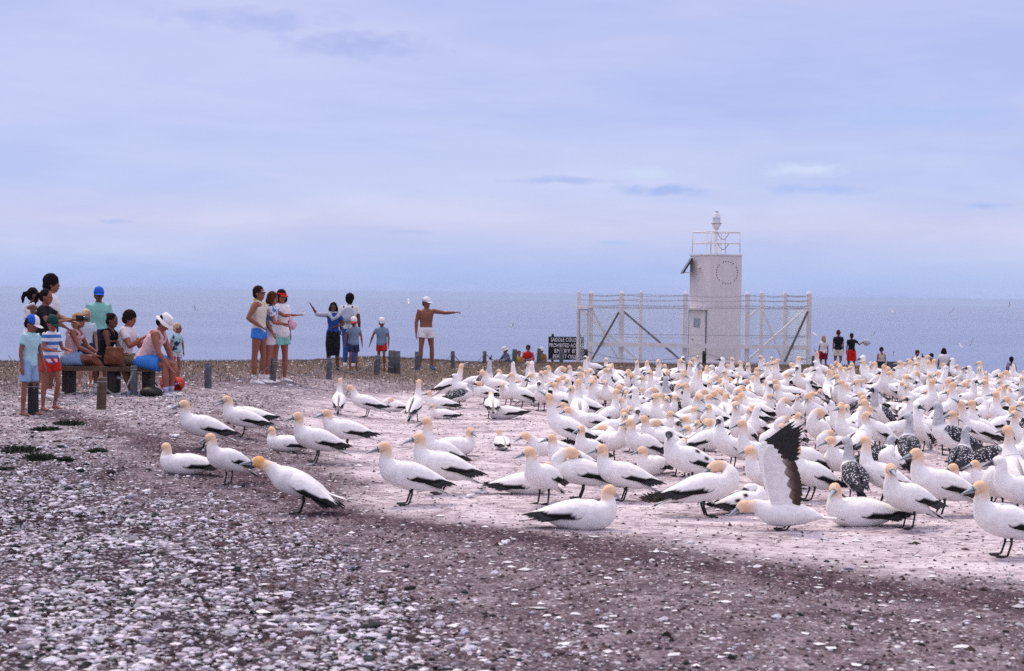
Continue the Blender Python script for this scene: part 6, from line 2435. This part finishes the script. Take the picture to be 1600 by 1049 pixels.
stand(665, 577, 462, 285, 'bare-chested man in a white cap and white shorts pointing with an outstretched arm', skin='tan', hair='dkbrown', hairstyle='short', hat=('cap', MW, MW), shades=True, vox=.0085,
      wear=[('shorts', MW, .42, 1.12)], shoes=C_('blue_flipflop', (.05, .10, .22)), pose=dict(lean=-2, headyaw=28, headpitch=-4, armL=((.35, 1, -.16), (.55, 1, .08)), armR=((-.05, -.22, -1), (.12, -.02, -1)), point='L', legR=((.10, -.10, -1), (-.12, -.03, -1)), legL=((.02, .14, -1), (-.05, .02, -1))))

# --- visitors sitting or crouching on the far rim
def rim_sit(px, d, top, heading, label, seatH=.86, **kw):
    p = atd(px, d)
    H = (ray(px, top, d).z - p.z) / seatH * 1.0
    H = max(.9, H)
    po = dict(lean=14, legL=((1, .25, .45), (.35, 0, -1)), legR=((1, -.25, .45), (.35, 0, -1)), pz=.13)
    po.update(kw.pop('pose', {}))
    return p, person(p, kw.pop('H', 1.65), heading, label, pose=po, **kw)


def rim(px, top, H, heading, label, sit=True, **kw):
    """visitor on the far slope: distance where a seated/standing head reaches the photo row"""
    best = None
    for d in np.arange(46, 88, .25):
        p = atd(px, d)
        hh = H * (.53 if sit else 1.0)
        tz = ray(px, top, d).z
        e = abs(p.z + hh - tz)
        if best is None or e < best[0]:
            best = (e, d, p)
    p = best[2]
    po = kw.pop('pose', {})
    if sit:
        q = dict(lean=16, legL=((1, .25, .55), (.35, 0, -1)), legR=((1, -.25, .55), (.35, 0, -1)), pz=.13 * H / 1.7)
        q.update(po); po = q
    return person(p, H, heading, label, pose=po, vox=.015, **kw)


rim(795, 541, 1.75, 200, 'visitor in a white sunhat and grey-blue shirt crouching on the rim', sit=True, skin='tan', hair='black', hairstyle='short', hat=('bucket', MW, MW), wear=[('shirtlong', GRB, -.1), ('shorts', BLU, .7)], pose=dict(headpitch=-30, armL=((.5, .2, -.8), (.8, -.1, 0)), armR=((.5, -.3, -.8), (.8, .1, -.1))))
rim(810, 548, 1.35, 280, 'dark-haired child in yellow half hidden by a stout bollard on the rim', skin='tan', child=True, hair='black', hairstyle='child', wear=[('tee', YEL, -.1), ('shorts', NVY, .7)])
rim(825, 538, 1.72, 268, 'visitor with a red cardigan over a white shirt sitting on the rim', fem=True, skin='red', hair='brown', hairstyle='curly', shades=True, wear=[('shirtlong', RED, -.06, .03), ('shorts', BLU, .6)], pose=dict(armL=((.3, .3, -1), (.6, -.4, -.5)), armR=((.3, -.3, -1), (.6, .4, -.5))))
rim(846, 543, 1.40, 270, 'child in a white hat and dark yellow top sitting beside a bollard on the rim', skin='tan', child=True, hair='black', hairstyle='child', hat=('bucket', MW, MW), wear=[('tee', C_('ochre', (.35, .20, .02)), -.1), ('shorts', TEAL, .7)])
rim(858, 556, 1.2, 20, 'small figure in pale clothes leaning at the foot of the notice board', skin='fair', child=True, hair='blonde', hairstyle='child', wear=[('tee', PINK, -.1), ('shorts', MW, .7)])

# --- standing at the rim beyond the colony
BK = dict(hairstyle='short')


def far(px, top, d, H, heading, label, **kw):
    p = atd(px, d)
    hh = ray(px, top, d).z - p.z
    return person(p, H if H else hh, heading, label, vox=.013, **kw)


far(1286, 523, 71, None, 82, 'girl with light brown hair, white tee and maroon shorts, back to the camera', fem=True, child=True, skin='red', hair='blonde', hairstyle='long', wear=[('tee', MW, -.05), ('shorts', MAR, .7, 1.2)], pose=dict(headyaw=25))
far(1309, 514, 70, None, 80, 'person with a white-banded cap, black top and cream shorts, back to the camera', fem=True, skin='red', hair='auburn', hairstyle='short', hat=('visor', MW, MW), wear=[('tee', BLKC, -.05, .026), ('shorts', CREAM, .6, 1.25)], pose=dict(headyaw=-30))
rl = far(1330, 519, 70.5, None, 95, 'woman in a black top and long bright red shorts holding out a pale bag', fem=True, skin='tan', hair='brown', hairstyle='short', wear=[('tee', BLKC, -.02), ('shorts', C_('bright_red', (.62, .02, .012)), .95, 1.05)], pose=dict(armR=((.25, -.9, -.75), (.3, -.75, .40))))
c0 = wpos(rl, -1)
root = empty('bag', c0 + Vector((.08, 0, -.05)))
mb = MB(); mb.sphere((0, 0, 0), (.17, .09, .14), 12, 8)
remesh(mb, .015, 'bag_body', C_('pale_bag', (.50, .56, .62)), root, 1, .02, 14, 6)
MB().tube([(-.08, 0, .1), (0, 0, .2), (.06, 0, .1)], .012, 5).build('strap', MW, root)
tag(root, 'pale bag held out by the woman in bright red shorts', 'bag')
wl = rim(1376, 541, 1.66, 275, 'woman with curly brown hair and white vest standing behind the dark box', sit=False, fem=True, skin='red', hair='brown', hairstyle='bushy', wear=[('tank', CREAM, -.1), ('shorts', MW, .6)], pose=dict(headpitch=-18))
rim(1432, 546, 1.74, 268, 'tanned bather in a white vest facing the camera', sit=False, skin='red', hair='dkbrown', hairstyle='curly', wear=[('tank', MW, -.1), ('shorts', DBLUE, .6)])
rim(1455, 551, 1.66, 215, 'dark-haired bare-shouldered bather between the white vest and the white tee', sit=False, skin='tan', hair='black', hairstyle='curly', wear=[('shorts', NVY, .6)], pose=dict(twist=15))
rim(1474, 543, 1.72, 92, 'dark-haired person in a loose white tee and blue shorts, back to the camera', sit=False, skin='tan', hair='black', hairstyle='bob', wear=[('tee', MW, -.16, .04), ('shorts', C_('periwinkle', (.15, .17, .55)), .6)])
rim(1579, 556, 1.70, 70, 'lone visitor in a mauve vest with back to the camera, nearest the frame edge', sit=False, fem=True, skin='tan', hair='dkbrown', hairstyle='curly', wear=[('tank', MAUVE, -.1, .03), ('shorts', MAUVE, .6)], pose=dict(headyaw=-10))
bx = atd(1385, 72)
zt = ray(1385, 565, 72).z
root = empty('box', Vector((bx.x, 72, bx.z)), 0)
hgt_ = zt - bx.z
for i, (px0, w__) in enumerate(((-.21, .42), (.21, .42))):
    MB().box((px0, 0, hgt_ - .2), (.415, .4, .4)).build('crate', M['post_dark'] if i == 0 else M['post_grey'], root, False)
for sx in (-.35, .35):
    MB().box((sx, 0, (hgt_ - .4) / 2), (.09, .3, hgt_ - .4)).build('leg', M['post_dark'], root, False)
tag(root, 'dark timber box on short legs in front of the curly-haired woman', 'box')
#@@NEXT
